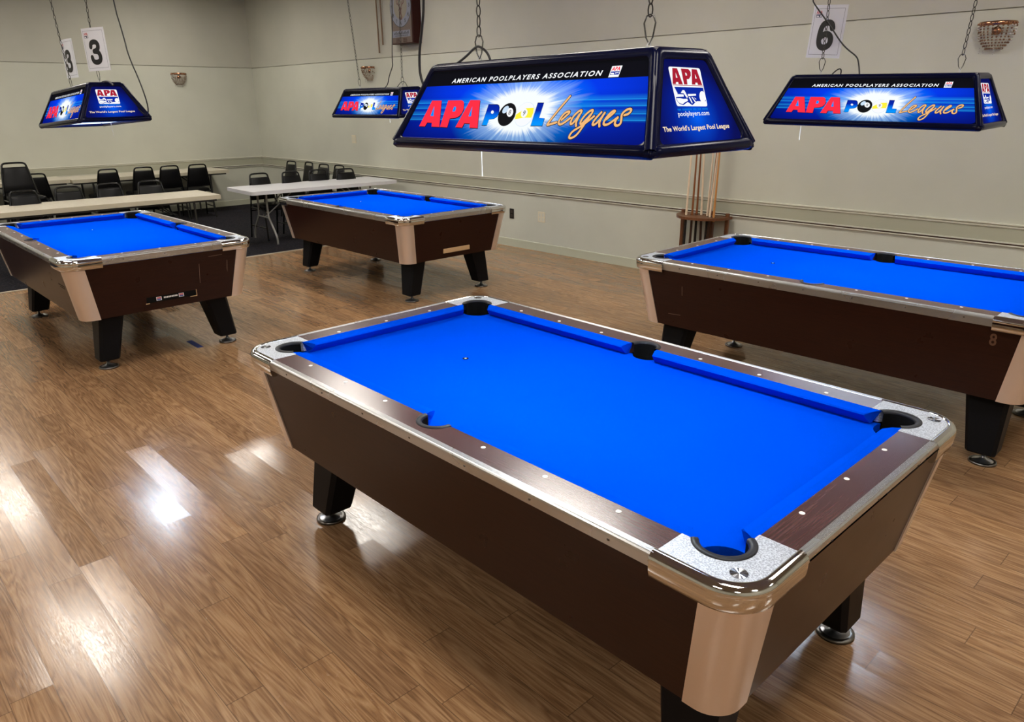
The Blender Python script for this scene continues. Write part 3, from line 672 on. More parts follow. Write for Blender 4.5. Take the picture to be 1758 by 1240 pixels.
# ------------------------------------------------------------------ pool lamps
ART = {
'A1':[(-0.4468,0.0753),(-0.4185,0.1661),(-0.3658,0.1653),(-0.3315,0.0736),(-0.3751,0.0745),(-0.3809,0.0881),(-0.4068,0.0888),(-0.4129,0.075)],
'A1h':[(-0.4002,0.1117),(-0.396,0.1467),(-0.3821,0.1106)],
'P1':[(-0.3288,0.0741),(-0.3297,0.1652),(-0.2596,0.1648),(-0.2481,0.1612),(-0.2418,0.1548),(-0.2336,0.1344),(-0.2359,0.1214),(-0.2448,0.111),(-0.2622,0.1052),(-0.2898,0.1031),(-0.2889,0.0727)],
'P1h':[(-0.2872,0.1264),(-0.2872,0.1428),(-0.2772,0.1432),(-0.2728,0.136),(-0.2739,0.1268)],
'A2':[(-0.2464,0.0739),(-0.2138,0.1648),(-0.1651,0.1639),(-0.1339,0.0724),(-0.1745,0.073),(-0.1792,0.0866),(-0.207,0.0872),(-0.2116,0.0726)],
'A2h':[(-0.1967,0.1102),(-0.1934,0.1431),(-0.1831,0.1101)],
'P2':[(-0.117,0.0819),(-0.1163,0.1485),(-0.0776,0.148),(-0.0679,0.1449),(-0.0617,0.1379),(-0.0558,0.1194),(-0.0594,0.1095),(-0.0706,0.1028),(-0.0916,0.1008),(-0.0934,0.0816)],
'L2':[(0.1015,0.0819),(0.1007,0.1504),(0.1259,0.15),(0.1262,0.1058),(0.1483,0.1047),(0.1488,0.0823)],
'b8':[(-0.017,0.116),(-0.0102,0.1515),(0.0209,0.1082)],
'b9':[(0.0603,0.1165),(0.0674,0.1521),(0.0987,0.1082)],
'band':[(0.0263,0.101),(0.024,0.115),(0.0346,0.1214),(0.0603,0.1348),(0.0918,0.1364),(0.0961,0.1211),(0.0949,0.1058),(0.0652,0.1058)],
'n8':[(-0.0062,0.1228),(-0.0096,0.1369),(0.0086,0.1222)],
'n9':[(0.0589,0.1196),(0.0562,0.133),(0.0727,0.12)],
'hl':[(-0.0295,0.1315),(-0.0216,0.1424),(-0.0194,0.1265)],
'P2h':[(-0.0868,0.1237),(-0.088,0.1292),(-0.08,0.1232)],
'leagues':[[(0.2223,0.1682),(0.192,0.1253),(0.1724,0.0939),(0.1671,0.0831),(0.182,0.0874),(0.202,0.0924)],[(0.2195,0.0998),(0.2341,0.1137),(0.2416,0.1209),(0.2367,0.125),(0.2226,0.1202),(0.2123,0.1039),(0.2097,0.0908),(0.2194,0.0852),(0.2346,0.0926),(0.2504,0.1056)],[(0.2841,0.1199),(0.2842,0.1271),(0.2751,0.1264),(0.2603,0.112),(0.2552,0.0943),(0.2601,0.0855),(0.27,0.0943),(0.2799,0.1151)],[(0.2827,0.1183),(0.2759,0.0928),(0.2814,0.0824)],[(0.3244,0.1213),(0.3246,0.1279),(0.3143,0.1261),(0.2985,0.1103),(0.2915,0.0928),(0.2973,0.0865),(0.3093,0.0993),(0.3237,0.1182)],[(0.3237,0.1182),(0.3078,0.0834),(0.2946,0.0563),(0.2759,0.0464),(0.2665,0.051),(0.2733,0.0671),(0.2969,0.0802),(0.3188,0.0961),(0.335,0.1103)],[(0.3563,0.1211),(0.3409,0.1009),(0.3375,0.0876),(0.3455,0.0853),(0.3581,0.0978),(0.3687,0.1195)],[(0.3687,0.1195),(0.3594,0.0947),(0.3655,0.0823)],[(0.3809,0.1017),(0.3984,0.1178),(0.4036,0.1247),(0.3952,0.1255),(0.3816,0.1118),(0.375,0.0948),(0.3785,0.0863),(0.3918,0.0872),(0.4065,0.098),(0.4179,0.1071)],[(0.4379,0.1132),(0.4497,0.1161),(0.4561,0.1251),(0.4511,0.1308),(0.4377,0.1275),(0.4274,0.1162),(0.432,0.1026),(0.4347,0.089),(0.4237,0.0836),(0.4144,0.0889),(0.4144,0.1018),(0.4185,0.1056)]],
'e_quad':[(-0.0781,0.2312),(0.0609,0.2287),(0.0574,0.1253),(-0.0793,0.1283)],
'e_A1':[(-0.062,0.2274),(-0.0418,0.2269),(-0.0319,0.1841),(-0.0509,0.1848),(-0.0507,0.1906),(-0.0597,0.1906),(-0.0625,0.1853),(-0.076,0.1856)],
'e_A1h':[(-0.0531,0.2153),(-0.0562,0.2021),(-0.0497,0.2018)],
'e_P':[(-0.0254,0.2264),(0.0078,0.2253),(0.0148,0.2178),(0.0118,0.2077),(0.0006,0.1992),(-0.0097,0.1983),(-0.0123,0.1841),(-0.027,0.1844)],
'e_Ph':[(-0.0114,0.2158),(-0.0053,0.2134),(-0.0058,0.2084),(-0.0118,0.2075)],
'e_A2':[(0.0221,0.2255),(0.0449,0.225),(0.0543,0.183),(0.0346,0.1834),(0.034,0.1893),(0.0253,0.1893),(0.0232,0.1839),(0.0076,0.1842)],
'e_A2h':[(0.0313,0.2121),(0.0284,0.2003),(0.0353,0.2002)],
'e_line':[(-0.0757,0.1843),(0.0557,0.1813),(0.0557,0.1792),(-0.0755,0.1826)],
'e_blue':[(-0.0724,0.1787),(0.055,0.1758),(0.0539,0.1391),(0.0118,0.1396),(-0.0122,0.1293),(-0.0285,0.1384),(-0.0511,0.1304),(-0.0662,0.1339),(-0.0751,0.143),(-0.0747,0.1512),(-0.0641,0.161)],
'e_hand1':[(-0.0742,0.1487),(-0.0579,0.1486),(-0.0449,0.1463),(-0.0281,0.1467),(-0.0275,0.1408),(-0.0396,0.1385),(-0.0529,0.1329),(-0.0656,0.1355),(-0.073,0.1413)],
'e_cue1':[(-0.0762,0.1594),(-0.0403,0.1584),(-0.0412,0.1526),(-0.0772,0.1516)],
'e_cue2':[(-0.0219,0.1591),(0.0151,0.1593),(0.0142,0.1547),(-0.0213,0.1533)],
'e_wrist':[(-0.0515,0.1618),(-0.0418,0.1692),(-0.0334,0.1691),(-0.0243,0.1508),(-0.0302,0.1484),(-0.0394,0.1609)],
'e_f1':[(-0.021,0.1504),(-0.0154,0.1504),(-0.0092,0.1356),(-0.0134,0.1336)],
'e_f2':[(-0.0091,0.1507),(-0.004,0.1506),(0.0068,0.1379),(0.0019,0.1363)],
'e_f3':[(0.0011,0.1506),(0.0108,0.1458),(0.009,0.1435)],
'e_ball':[(0.0416,0.1511),(0.0455,0.1664),(0.0553,0.1502)],
}
LA, LB, LC, LD, LH = 0.5721, 0.2459, 0.4775, 0.1175, 0.2621
FS = math.hypot(LH, LB-LD); ES = math.hypot(LH, LA-LC)
def f_front(h): return lambda s, t: (s, -(LB-t*(LB-LD)/FS)-h*LH/FS, t*LH/FS+h*(LB-LD)/FS)
def f_back(h): return lambda s, t: (-s, (LB-t*(LB-LD)/FS)+h*LH/FS, t*LH/FS+h*(LB-LD)/FS)
def f_right(h): return lambda s, t: (LA-t*(LA-LC)/ES+h*LH/ES, s, t*LH/ES+h*(LA-LC)/ES)
def f_left(h): return lambda s, t: (-(LA-t*(LA-LC)/ES)-h*LH/ES, -s, t*LH/ES+h*(LA-LC)/ES)
def roundpoly(c, rad, n=5):
    out = []; m = len(c)
    for i in range(m):
        p = Vector(c[i]); a = (Vector(c[i-1])-p); b = (Vector(c[(i+1) % m])-p)
        r = min(rad[i], a.length*0.45, b.length*0.45); A = p+a.normalized()*r; B = p+b.normalized()*r
        for k in range(n+1):
            t = k/n; out.append(tuple(A*(1-t)**2+p*2*t*(1-t)+B*t*t))
    return out
def face_ring(mb, fn, outer, inner, mi=0):
    ro = roundpoly(outer, [0.014]*4); ri = roundpoly(inner, [0.034, 0.034, 0.014, 0.014])
    def lerp(k): return [tuple(Vector(a)*(1-k)+Vector(b)*k) for a, b in zip(ro, ri)]
    def lay(pts, h): f = fn(h); return [f(*q) for q in pts]
    mb.loft([lay(ro, -0.02), lay(lerp(0.04), -0.005), lay(lerp(0.22), 0.0), lay(lerp(0.62), -0.001), lay(lerp(0.80), -0.004), lay(lerp(0.92), -0.002), lay(ri, -0.016)], mi, True, True, False)
def printed_long(fn):
    """mesh of one long face: film and printed figures, lettering in thin layers"""
    mb = MB(); L = lambda k: fn(-0.010+0.0005*k)
    mb.flat([(-0.553, 0.02), (0.553, 0.02), (0.478, 0.28), (-0.478, 0.28)], L(0), 0)
    A = ART
    def letter(k, hole, mi, sh=True):
        if sh: mb.flat([(x+0.0022, y-0.0022) for x, y in A[k]], L(1), 3)
        mb.flat(A[k], L(2), mi)
        if hole:
            mb.flat(A[hole], L(3), 7)
    letter('A1', 'A1h', 2); letter('P1', 'P1h', 2); letter('A2', 'A2h', 2)
    for k in ('P2', 'L2'):
        c = [sum(p[i] for p in A[k])/len(A[k]) for i in (0, 1)]
        big = [(c[0]+(x-c[0])*1.05, c[1]+(y-c[1])*1.05) for x, y in A[k]]
        mb.flat(big, L(1), 3); mb.flat(A[k], L(2), 4)
    mb.flat(ellipse(*A['P2h'], n=14), L(3), 1)
    mb.flat(ellipse(*A['b8']), L(2), 3); mb.flat(ellipse(*A['hl'], n=16), L(3), 8); mb.flat(ellipse(*A['n8'], n=20), L(3), 1)
    c = A['n8'][0]; put_text(mb, '8', L(4), c[0]-0.0048, c[1]-0.0075, 0.0100, 0.015, 3, 0.0)
    b9 = [(x, y) for x, y in A['b9']]; c9 = b9[0]
    mb.flat(ellipse(c9, [c9[i]+(b9[1][i]-c9[i])*1.03 for i in (0, 1)], [c9[i]+(b9[2][i]-c9[i])*1.03 for i in (0, 1)]), L(2), 8)
    mb.flat(ellipse(*b9), L(3), 1); mb.flat(A['band'], L(4), 9); mb.flat(ellipse(*A['n9'], n=20), L(5), 1)
    c = A['n9'][0]; put_text(mb, '9', L(6), c[0]-0.0048, c[1]-0.0075, 0.0100, 0.015, 3, 0.0)
    for st in A['leagues']: ribbon(mb, st, 0.0105, L(3), 3)
    for st in A['leagues']: ribbon(mb, st, 0.0068, L(4), 6)
    put_text(mb, 'AMERICAN POOLPLAYERS ASSOCIATION', L(2), -0.3415, 0.2245, 0.655, 0.0155, 1, 0.025, 0.18)
    # small emblem
    x0, y0 = 0.339, 0.219; q = lambda u, v: (x0+u*0.035+v*0.002, y0+v*0.031)
    mb.flat([q(0, 0), q(1, 0), q(1, 1), q(0, 1)], L(2), 1)
    put_text(mb, 'APA', L(3), x0+0.004, y0+0.0175, 0.030, 0.011, 2, 0.04, 0.1)
    mb.flat([q(0.08, 0.2), q(0.95, 0.2), q(0.95, 0.5), q(0.08, 0.5)], L(3), 4)
    mb.flat([q(0.12, 0.25), q(0.5, 0.22), q(0.45, 0.36), q(0.15, 0.38)], L(4), 1); mb.flat([q(0.55, 0.3), q(0.9, 0.34), q(0.9, 0.42), q(0.55, 0.38)], L(4), 1)
    return mb
def printed_end(fn):
    mb = MB(); L = lambda k: fn(-0.010+0.0005*k); A = ART
    mb.flat([(-0.225, 0.015), (0.225, 0.015), (0.118, 0.265), (-0.118, 0.265)], L(0), 0)
    mb.flat(roundpoly(A['e_quad'], [0.008]*4, 4), L(1), 1)
    for k, h in (('e_A1', 'e_A1h'), ('e_P', 'e_Ph'), ('e_A2', 'e_A2h')): mb.flat(A[k], L(2), 2); mb.flat(A[h], L(3), 1)
    mb.flat(A['e_line'], L(2), 2); mb.flat(A['e_blue'], L(2), 3)
    for k in ('e_hand1', 'e_cue1', 'e_cue2'): mb.flat(A[k], L(3), 1)
    for k in ('e_wrist', 'e_f1', 'e_f2', 'e_f3'): mb.flat(A[k], L(4), 1)
    mb.flat(ellipse(*A['e_ball']), L(4), 1)
    put_text(mb, 'poolplayers.com', L(1), -0.082, 0.098, 0.139, 0.0165, 1, 0.01)
    put_text(mb, "The World's Largest Pool League", L(1), -0.1585, 0.060, 0.297, 0.0175, 4, 0.025)
    for k in range(26):
        if k in (3, 12, 16, 20): continue
        u = -0.079+k*0.0052; mb.flat([(u, 0.1165), (u+0.0036, 0.1165), (u+0.0036, 0.1215), (u, 0.1215)], L(1), 5)
    return mb
def make_lamp():
    r = empty('pool_table_lamp')
    fr = MB()
    for fn in (f_front, f_back): face_ring(fr, fn, [(-LA+0.004, 0.002), (LA-0.004, 0.002), (LC-0.002, FS-0.002), (-LC+0.002, FS-0.002)], [(-0.540, 0.035), (0.540, 0.035), (0.458, 0.268), (-0.458, 0.268)])
    for fn in (f_right, f_left): face_ring(fr, fn, [(-LB+0.004, 0.002), (LB-0.004, 0.002), (LD-0.002, ES-0.002), (-LD+0.002, ES-0.002)], [(-0.196, 0.030), (0.196, 0.030), (0.094, 0.250), (-0.094, 0.250)])
    base = roundpoly([(-LA+0.016, -LB+0.016), (LA-0.016, -LB+0.016), (LA-0.016, LB-0.016), (-LA+0.016, LB-0.016)], [0.03]*4, 5)
    fr.tube([(x, y, 0.012) for x, y in base], 0.0165, 0, 10, True)
    topp = roundpoly([(-LC+0.011, -LD+0.011), (LC-0.011, -LD+0.011), (LC-0.011, LD-0.011), (-LC+0.011, LD-0.011)], [0.015]*4, 4)
    fr.tube([(x, y, LH-0.012) for x, y in topp], 0.0125, 0, 8, True)
    for sx in (-1, 1):
        for sy in (-1, 1): fr.tube([(sx*(LA-0.017), sy*(LB-0.017), 0.012), (sx*(LC-0.012), sy*(LD-0.012), LH-0.012)], [0.0165, 0.0125], 0, 8)
    fr.build('frame', M_LFRAME, r)
    tp = MB(); tp.box(-LC+0.006, LC-0.006, -LD+0.006, LD-0.006, LH-0.008, LH-0.002)
    tp.tube([(-0.36, -0.006, LH-0.003), (-0.36, -0.008, LH+0.014), (-0.36, 0.0, LH+0.020), (-0.36, 0.008, LH+0.014), (-0.36, 0.006, LH-0.003)], 0.002, 0, 6)
    tp.tube([(0.36, -0.006, LH-0.003), (0.36, -0.008, LH+0.014), (0.36, 0.0, LH+0.020), (0.36, 0.008, LH+0.014), (0.36, 0.006, LH-0.003)], 0.002, 0, 6)
    tp.build('top_plate', M_LTOP, r)
    uvF = lambda co: (co.x, co.z*FS/LH)
    uvB = lambda co: (-co.x, co.z*FS/LH)
    mats = [M_FILM, E_WHITE, E_RED, E_DARK, M_FADE, E_SKY, E_GOLD, E_SKY, E_PALE, E_YEL]
    printed_long(f_front).build('side_panel', mats, r, uv=uvF); printed_long(f_back).build('side_panel', mats, r, uv=uvB)
    mats = [M_FILME, E_WHITE, E_DRED, E_BLUE, E_CREAM, E_SMALL]
    printed_end(f_right).build('end_panel', mats, r, uv=lambda co: (co.y, co.z*ES/LH)); printed_end(f_left).build('end_panel', mats, r, uv=lambda co: (-co.y, co.z*ES/LH))
    rf = MB(); k = 0.029
    rf.loft([[(-LA+k, -LB+k, 0.010), (LA-k, -LB+k, 0.010), (LA-k, LB-k, 0.010), (-LA+k, LB-k, 0.010)], [(-LC+k, -LD+k, LH-0.03), (LC-k, -LD+k, LH-0.03), (LC-k, LD-k, LH-0.03), (-LC+k, LD-k, LH-0.03)]], 0, False, True, False)
    rf.box(-LC+k, LC-k, -LD+k, LD-k, LH-0.03, LH-0.025); rf.build('reflector', M_LIN, r)
    for s in (-1, 1):
        df = MB(); df.tube([(-0.43, s*0.060, 0.135), (0.43, s*0.060, 0.135)], 0.021, 0, 10); df.build('fluorescent_tube', M_TUBE, r)
    return r
def chain_mb(a, b, link=0.036, w=0.0125, wire=0.0021, both=True):
    """links from point a (bottom) to b (top)"""
    a, b = Vector(a), Vector(b); d = (b-a); L = d.length; d.normalize(); pitch = link*0.86
    n = max(2, int(L/pitch)); pitch = L/n; mb = MB()
    X = d.cross(Vector((0.25, 1, 0))).normalized(); Y = d.cross(X).normalized()
    for k in range(n):
        c = a+d*pitch*(k+0.5); ax = X if k % 2 else Y; h = pitch*0.55
        ax2 = ax*0.92+(Y if k % 2 else X)*0.38; ax2.normalize()
        pts = [tuple(c+d*(h*math.sin(t))+ax2*(w/2*math.cos(t))) for t in [2*PI*i/12 for i in range(12)]]
        mb.tube(pts, wire, 0, 5, True)
    return mb
def carabiner_mb(c, h=0.075):
    mb = MB(); x, y, z = c
    pts = [(x, y, z), (x+0.010, y+0.002, z+h*0.25), (x+0.017, y+0.003, z+h*0.72), (x+0.010, y+0.002, z+h*0.95), (x, y, z+h), (x-0.010, y-0.002, z+h*0.95), (x-0.017, y-0.003, z+h*0.72), (x-0.010, y-0.002, z+h*0.25)]
    mb.tube(pts, 0.0023, 0, 6, True); return mb
LAMP0 = make_lamp()
LAMPS = [(0.0247, -0.0371, 1.606, 0.0087, -0.0071, -0.0225), (-0.0278, 2.6309, 1.6133, 0.0217, 0.0176, 0.034), (-4.7828, 2.5824, 1.6287, 0.0493, -0.0009, 0.0183), (-4.7334, -0.0708, 1.6104, 0.0152, -0.050, 0.0031)]
LLAB = ['large backlit blue pool lamp hanging nearest the camera over the foreground table', 'backlit blue pool lamp at the right, its chain hanging before a number 6 sign',
        'small backlit blue pool lamp partly hidden behind the left edge of the big lamp', 'backlit blue pool lamp at far left hanging beneath two number 3 signs']
lamps = [LAMP0]+[copy_tree(LAMP0) for _ in range(3)]
for o, p, lb in zip(lamps, LAMPS, LLAB):
    o.location = p[:3]; o.rotation_euler = p[3:]; tag(o, lb, 'lamp', 'lamps over the pool tables')
bpy.context.view_layer.update()
def hang(i, tops, cords, pull):
    o = lamps[i]; Mi = o.matrix_world.inverted(); wp = lambda p: Mi @ Vector(p)
    for s, top in zip((-1, 1), tops):
        z0 = LH+0.014
        cb = carabiner_mb((s*0.36, 0, z0)); 
        ch = chain_mb((s*0.36, 0, z0+0.070), wp(top)).build('chain', M_CHAIN, o); cb.build('carabiner', M_CLIP, ch)
    for pts, rad in cords:
        mb = MB(); mb.tube(chaikin([wp(p) for p in pts], 2), rad, 0, 7); mb.build('power_cord', M_CORD, o)
    x, y, ln = pull; mb = MB(); mb.tube([(x, y, 0.02), (x, y, -ln)], 0.0012, 0, 6); mb.cyl(x, y, -ln-0.012, -ln, 0.0026, 0.0016, 0, 8); mb.build('pull_cord', M_PULL, o)
Z3 = CEIL_Z
hang(0, [(-0.33, -0.037, Z3), (0.36, -0.037, Z3)],
     [([(-0.70, 0.083, Z3), (-0.782, 0.083, 2.111), (-0.800, 0.083, 2.02), (-0.831, 0.083, 1.918), (-0.827, 0.083, 1.821), (-0.76, 0.10, 1.73), (-0.60, 0.10, 1.70), (-0.45, 0.08, 1.79)], 0.0052),
      ([(-0.47, -0.037, 1.862), (-0.402, -0.037, 1.889), (-0.338, -0.045, 1.919), (-0.318, -0.045, 1.917), (-0.285, -0.04, 1.897), (-0.27, -0.037, 1.862)], 0.0042)], (-0.40, 0.03, 0.105))
hang(1, [(-0.40, 2.631, Z3), (0.45, 2.631, Z3)],
     [([(-0.50, 2.58, Z3), (-0.467, 2.58, 2.279), (-0.454, 2.58, 2.254), (-0.354, 2.60, 2.135), (-0.299, 2.631, 2.051), (-0.254, 2.631, 2.009), (-0.200, 2.631, 1.973), (-0.183, 2.631, 1.946), (-0.165, 2.631, 1.863)], 0.0040),
      ([(-0.335, 2.631, 1.866), (-0.318, 2.631, 1.889), (-0.290, 2.631, 1.911), (-0.272, 2.631, 1.905), (-0.276, 2.631, 1.866)], 0.0036)], (-0.44, 0.0, 0.09))
hang(2, [(-5.42, 2.582, Z3), (-4.40, 2.582, Z3)],
     [([(-4.58, 2.632, Z3), (-4.596, 2.632, 2.656), (-4.66, 2.632, 2.128), (-4.644, 2.632, 2.091), (-4.722, 2.632, 1.999), (-4.75, 2.632, 1.92), (-4.814, 2.632, 1.885)], 0.0045),
      ([(-4.535, 2.582, 1.885), (-4.445, 2.582, 1.945), (-4.39, 2.582, 1.932), (-4.357, 2.582, 1.883)], 0.0034)], (0.1, 0.0, 0.05))
hang(3, [(-5.50, -0.071, Z3), (-4.36, -0.071, Z3)],
     [([(-4.40, 0.079, Z3), (-4.317, 0.079, 2.433), (-4.205, 0.079, 2.184), (-4.180, 0.079, 2.071), (-4.037, 0.085, 1.885), (-3.995, 0.10, 1.72), (-4.10, 0.11, 1.66), (-4.25, 0.09, 1.74)], 0.0045),
      ([(-4.417, -0.071, 1.872), (-4.34, -0.071, 1.90), (-4.257, -0.071, 1.902), (-4.18, -0.071, 1.896), (-4.109, -0.071, 1.872)], 0.0060)], (0.42, 0.0, 0.085))

# ------------------------------------------------------------------ number signs on the chains
DIGIT = {'3': [[(-0.036, 0.034), (-0.030, 0.056), (0, 0.064), (0.030, 0.056), (0.034, 0.030), (0.018, 0.010), (-0.010, 0.005)], [(-0.010, 0.005), (0.026, 0.001), (0.040, -0.024), (0.034, -0.054), (0, -0.064), (-0.034, -0.056), (-0.040, -0.030)]],
    '6': [[(0.036, 0.034), (0.028, 0.058), (0, 0.064), (-0.030, 0.050), (-0.039, 0.0), (-0.036, -0.044), (-0.016, -0.062), (0.012, -0.062), (0.036, -0.044), (0.036, -0.012), (0.016, 0.006), (-0.012, 0.004), (-0.034, -0.014)]]}
def number_sign(digit, c, alpha, roll, label, w=0.216, h=0.279):
    mb = MB(); N = 9
    bend = lambda u: 0.006*(u/(w/2))**2
    F = lambda k: (lambda u, v: (u, -0.0012-k*0.0004+bend(u), v))
    for i in range(N):
        u0, u1 = -w/2+w*i/N, -w/2+w*(i+1)/N
        a, b = bend(u0), bend(u1)
        mb.add([(u0, a-0.0008, -h/2), (u1, b-0.0008, -h/2), (u1, b-0.0008, h/2), (u0, a-0.0008, h/2)], [(0, 1, 2, 3)], 0, True)
        mb.add([(u0, a+0.0008, -h/2), (u1, b+0.0008, -h/2), (u1, b+0.0008, h/2), (u0, a+0.0008, h/2)], [(3, 2, 1, 0)], 0, True)
    def line(x0, y0, x1, y1):
        n = 8 if abs(x1-x0) > 0.02 else 1
        for i in range(n): mb.flat([(x0+(x1-x0)*i/n, y0), (x0+(x1-x0)*(i+1)/n, y0), (x0+(x1-x0)*(i+1)/n, y1), (x0+(x1-x0)*i/n, y1)], F(1), 2)
    bx, by, lw = w/2-0.014, h/2-0.018, 0.0014
    line(-bx, -by, bx, -by+lw); line(-bx, by-lw, bx, by); line(-bx, -by, -bx+lw, by); line(bx-lw, -by, bx, by)
    for st in DIGIT[digit]: ribbon(mb, [(x*1.02, y*1.06-0.018) for x, y in st], 0.033, F(1), 1)
    x0, y0 = -bx+0.010, by-0.050
    put_text(mb, 'APA', F(1), x0, y0+0.022, 0.040, 0.017, 3, 0.04)
    mb.flat([(x0, y0+0.004), (x0+0.04, y0+0.004), (x0+0.04, y0+0.019), (x0, y0+0.019)], F(1), 2)
    mb.flat([(x0+0.004, y0+0.006), (x0+0.022, y0+0.006), (x0+0.018, y0+0.013), (x0+0.004, y0+0.014)], F(2), 0); mb.flat(ellipse((x0+0.033, y0+0.011), (x0+0.038, y0+0.011), (x0+0.033, y0+0.016), 10), F(2), 0)
    o = mb.build('number_sign', [M_PAPER, M_INK, M_INKB, M_STICKR])
    o.location = c; o.rotation_euler = (0, roll, alpha)
    return tag(o, label, 'sign', 'numbered paper signs on lamp chains')
number_sign('3', (-4.36, -0.075, 2.112), math.radians(24), math.radians(-1.5), 'white number 3 sign in plastic sleeve, the larger-looking right one above the far left lamp')
number_sign('3', (-5.13, -0.055, 2.085), math.radians(7), math.radians(-1.5), 'white number 3 sign seen narrow and edge-on, left of the other number 3 sign')
number_sign('6', (-0.405, 2.665, 2.112), math.radians(-8), math.radians(4.0), 'white number 6 sign hanging behind the chain of the right-hand lamp')

# ------------------------------------------------------------------ folding tables
def leg_set(length, width, z, mat_, root, splay, xoff):
    for s in (-1, 1):
        y = s*(length/2-xoff)
        L = MB()
        for t in (-1, 1):
            top = 0.14 if splay else width/2-0.09; bot = width/2-0.06
            if splay: pts = [(t*top, y, z-0.03), (t*top, y, z*0.55), (t*(top+0.03), y, z*0.48), (t*(bot-0.02), y, 0.12), (t*bot, y, 0.06), (t*bot, y, 0.0)]
            else: pts = [(t*top, y, z-0.03), (t*top, y, 0.02), (t*top, y, 0.0)]
            L.tube(chaikin(pts, 1), 0.0145, 0, 8)
        k = z*0.50 if splay else 0.18
        L.tube([(-(0.15 if splay else width/2-0.09), y, k), ((0.15 if splay else width/2-0.09), y, k)], 0.010, 0, 6)
        lg = L.build('leg_frame', mat_, root)
        B = MB()
        for t in (-0.06, 0.06): B.tube([(t*0.6, y, z*0.50), (t*2, y-s*0.36, z-0.03)], 0.008, 0, 6)
        B.build('brace', mat_, lg)
def folding_table(name, label, cx, cy, rz, length, width, z, plastic):
    r = empty(name, (cx, cy, 0), rz); mb = MB()
    pr = roundpoly([(-width/2, -length/2), (width/2, -length/2), (width/2, length/2), (-width/2, length/2)], [0.05 if plastic else 0.006]*4, 6)
    if plastic:
        mb.prism(pr, z-0.045, z, 0); mb.build('tabletop', M_PLAST, r, bevel=0.008)
    else:
        mb.prism(pr, z-0.050, z, 1, 0); t = mb.build('tabletop', [M_TTOP, M_TEDGE], r, bevel=0.003)
        ap = MB(); ap.box(-width/2+0.04, width/2-0.04, -length/2+0.04, length/2-0.04, z-0.075, z-0.050); ap.build('apron', M_TLEGD, r)
    leg_set(length, width, z-0.05, M_TLEG if plastic else M_TLEGD, r, plastic, 0.30)
    return tag(r, label, 'table', 'folding tables')
folding_table('folding_table', 'long pale laminate folding table directly behind the left pool table', -7.845, 0.735, -0.01, 2.44, 0.74, 0.705, False)
folding_table('folding_table', 'white plastic folding table with grey splayed legs behind the middle pool table', -7.80, 3.43, -0.035, 2.17, 0.83, 0.705, True)
folding_table('folding_table', 'pale laminate table against the far wall, right-hand of the two joined end to end', -11.35, 2.395, 0.03, 2.42, 0.74, 0.705, False)
folding_table('folding_table', 'pale laminate table against the far wall, left-hand of the two joined end to end', -11.32, -0.045, 0.02, 2.42, 0.74, 0.715, False)

# ------------------------------------------------------------------ stacking chairs
def make_chair():
    """front towards +x, back top centre above x = -0.245"""
    r = empty('banquet_chair')
    W0, W1, ZS, ZT = 0.186, 0.124, 0.45, 0.857
    bx = lambda z: -0.175-(z-ZS)*0.17       # line of the back
    bw = lambda z: W0-(z-ZS)*(W0-W1)/(ZT-ZS)
    fr = MB()
    pts = [(bx(ZS), -W0, ZS), (bx(0.6), -bw(0.6), 0.6), (bx(0.80), -bw(0.80), 0.80), (bx(0.84), -bw(0.84)+0.006, 0.838), (bx(ZT), -W1+0.05, ZT-0.010), (bx(ZT), W1-0.05, ZT-0.010), (bx(0.84), bw(0.84)-0.006, 0.838), (bx(0.80), bw(0.80), 0.80), (bx(0.6), bw(0.6), 0.6), (bx(ZS), W0, ZS)]
    fr.tube(chaikin(pts, 2), 0.0115, 0, 8); fr.build('back_frame', M_CFRAME, r)
    bk = MB(); rings = []
    zs = [0.505, 0.515, 0.60, 0.70, 0.775, 0.790, 0.797]; th = [0.008, 0.017, 0.022, 0.021, 0.017, 0.013, 0.004]
    for z, t in zip(zs, th):
        hw = bw(z)-0.010
        rings.append([(bx(z)-t, -hw+0.01, z), (bx(z)-t*0.6, -hw, z), (bx(z)+t*0.6, -hw, z), (bx(z)+t+0.004, -hw+0.02, z), (bx(z)+t+0.004, hw-0.02, z), (bx(z)+t*0.6, hw, z), (bx(z)-t*0.6, hw, z), (bx(z)-t, hw-0.01, z)])
    rings = [rg[::-1] for rg in rings]
    bk.loft(rings, 0, True); o = bk.build('backrest', M_VINYL, r); e = o.modifiers.new('edges', 'EDGE_SPLIT'); e.split_angle = 0.9
    st = MB(); sp = roundpoly([(-0.17, -0.170), (0.23, -0.188), (0.23, 0.188), (-0.17, 0.170)], [0.03, 0.06, 0.06, 0.03], 5)
    def sc(k, z): return [(0.03+(x-0.03)*k, y*k, z) for x, y in sp]
    st.loft([sc(0.96, 0.415), sc(1.0, 0.425), sc(1.0, 0.452), sc(0.97, 0.464), sc(0.85, 0.470)], 0, True); st.build('seat', M_VINYL, r)
    for s in (-1, 1):
        L = MB(); L.tube([(bx(ZS), s*W0, ZS+0.02), (-0.185, s*0.190, 0.38), (-0.255, s*0.194, 0.0)], 0.0115, 0, 8); L.build('leg', M_CFRAME, r)
        L = MB(); L.tube(chaikin([(-0.16, s*0.186, 0.415), (0.19, s*0.186, 0.412), (0.205, s*0.188, 0.39), (0.235, s*0.194, 0.0)], 1), 0.0115, 0, 8); L.build('leg', M_CFRAME, r)
    X = MB()
    for s in (-1, 1): X.tube([(-0.225, s*0.192, 0.17), (0.222, s*0.192, 0.17)], 0.008, 0, 6)
    X.tube([(0.19, -0.186, 0.40), (0.19, 0.186, 0.40)], 0.009, 0, 6); X.tube([(-0.19, -0.189, 0.37), (-0.19, 0.189, 0.37)], 0.009, 0, 6)
    X.build('stretcher', M_CFRAME, r)
    return r
CHAIR0 = make_chair(); used = []
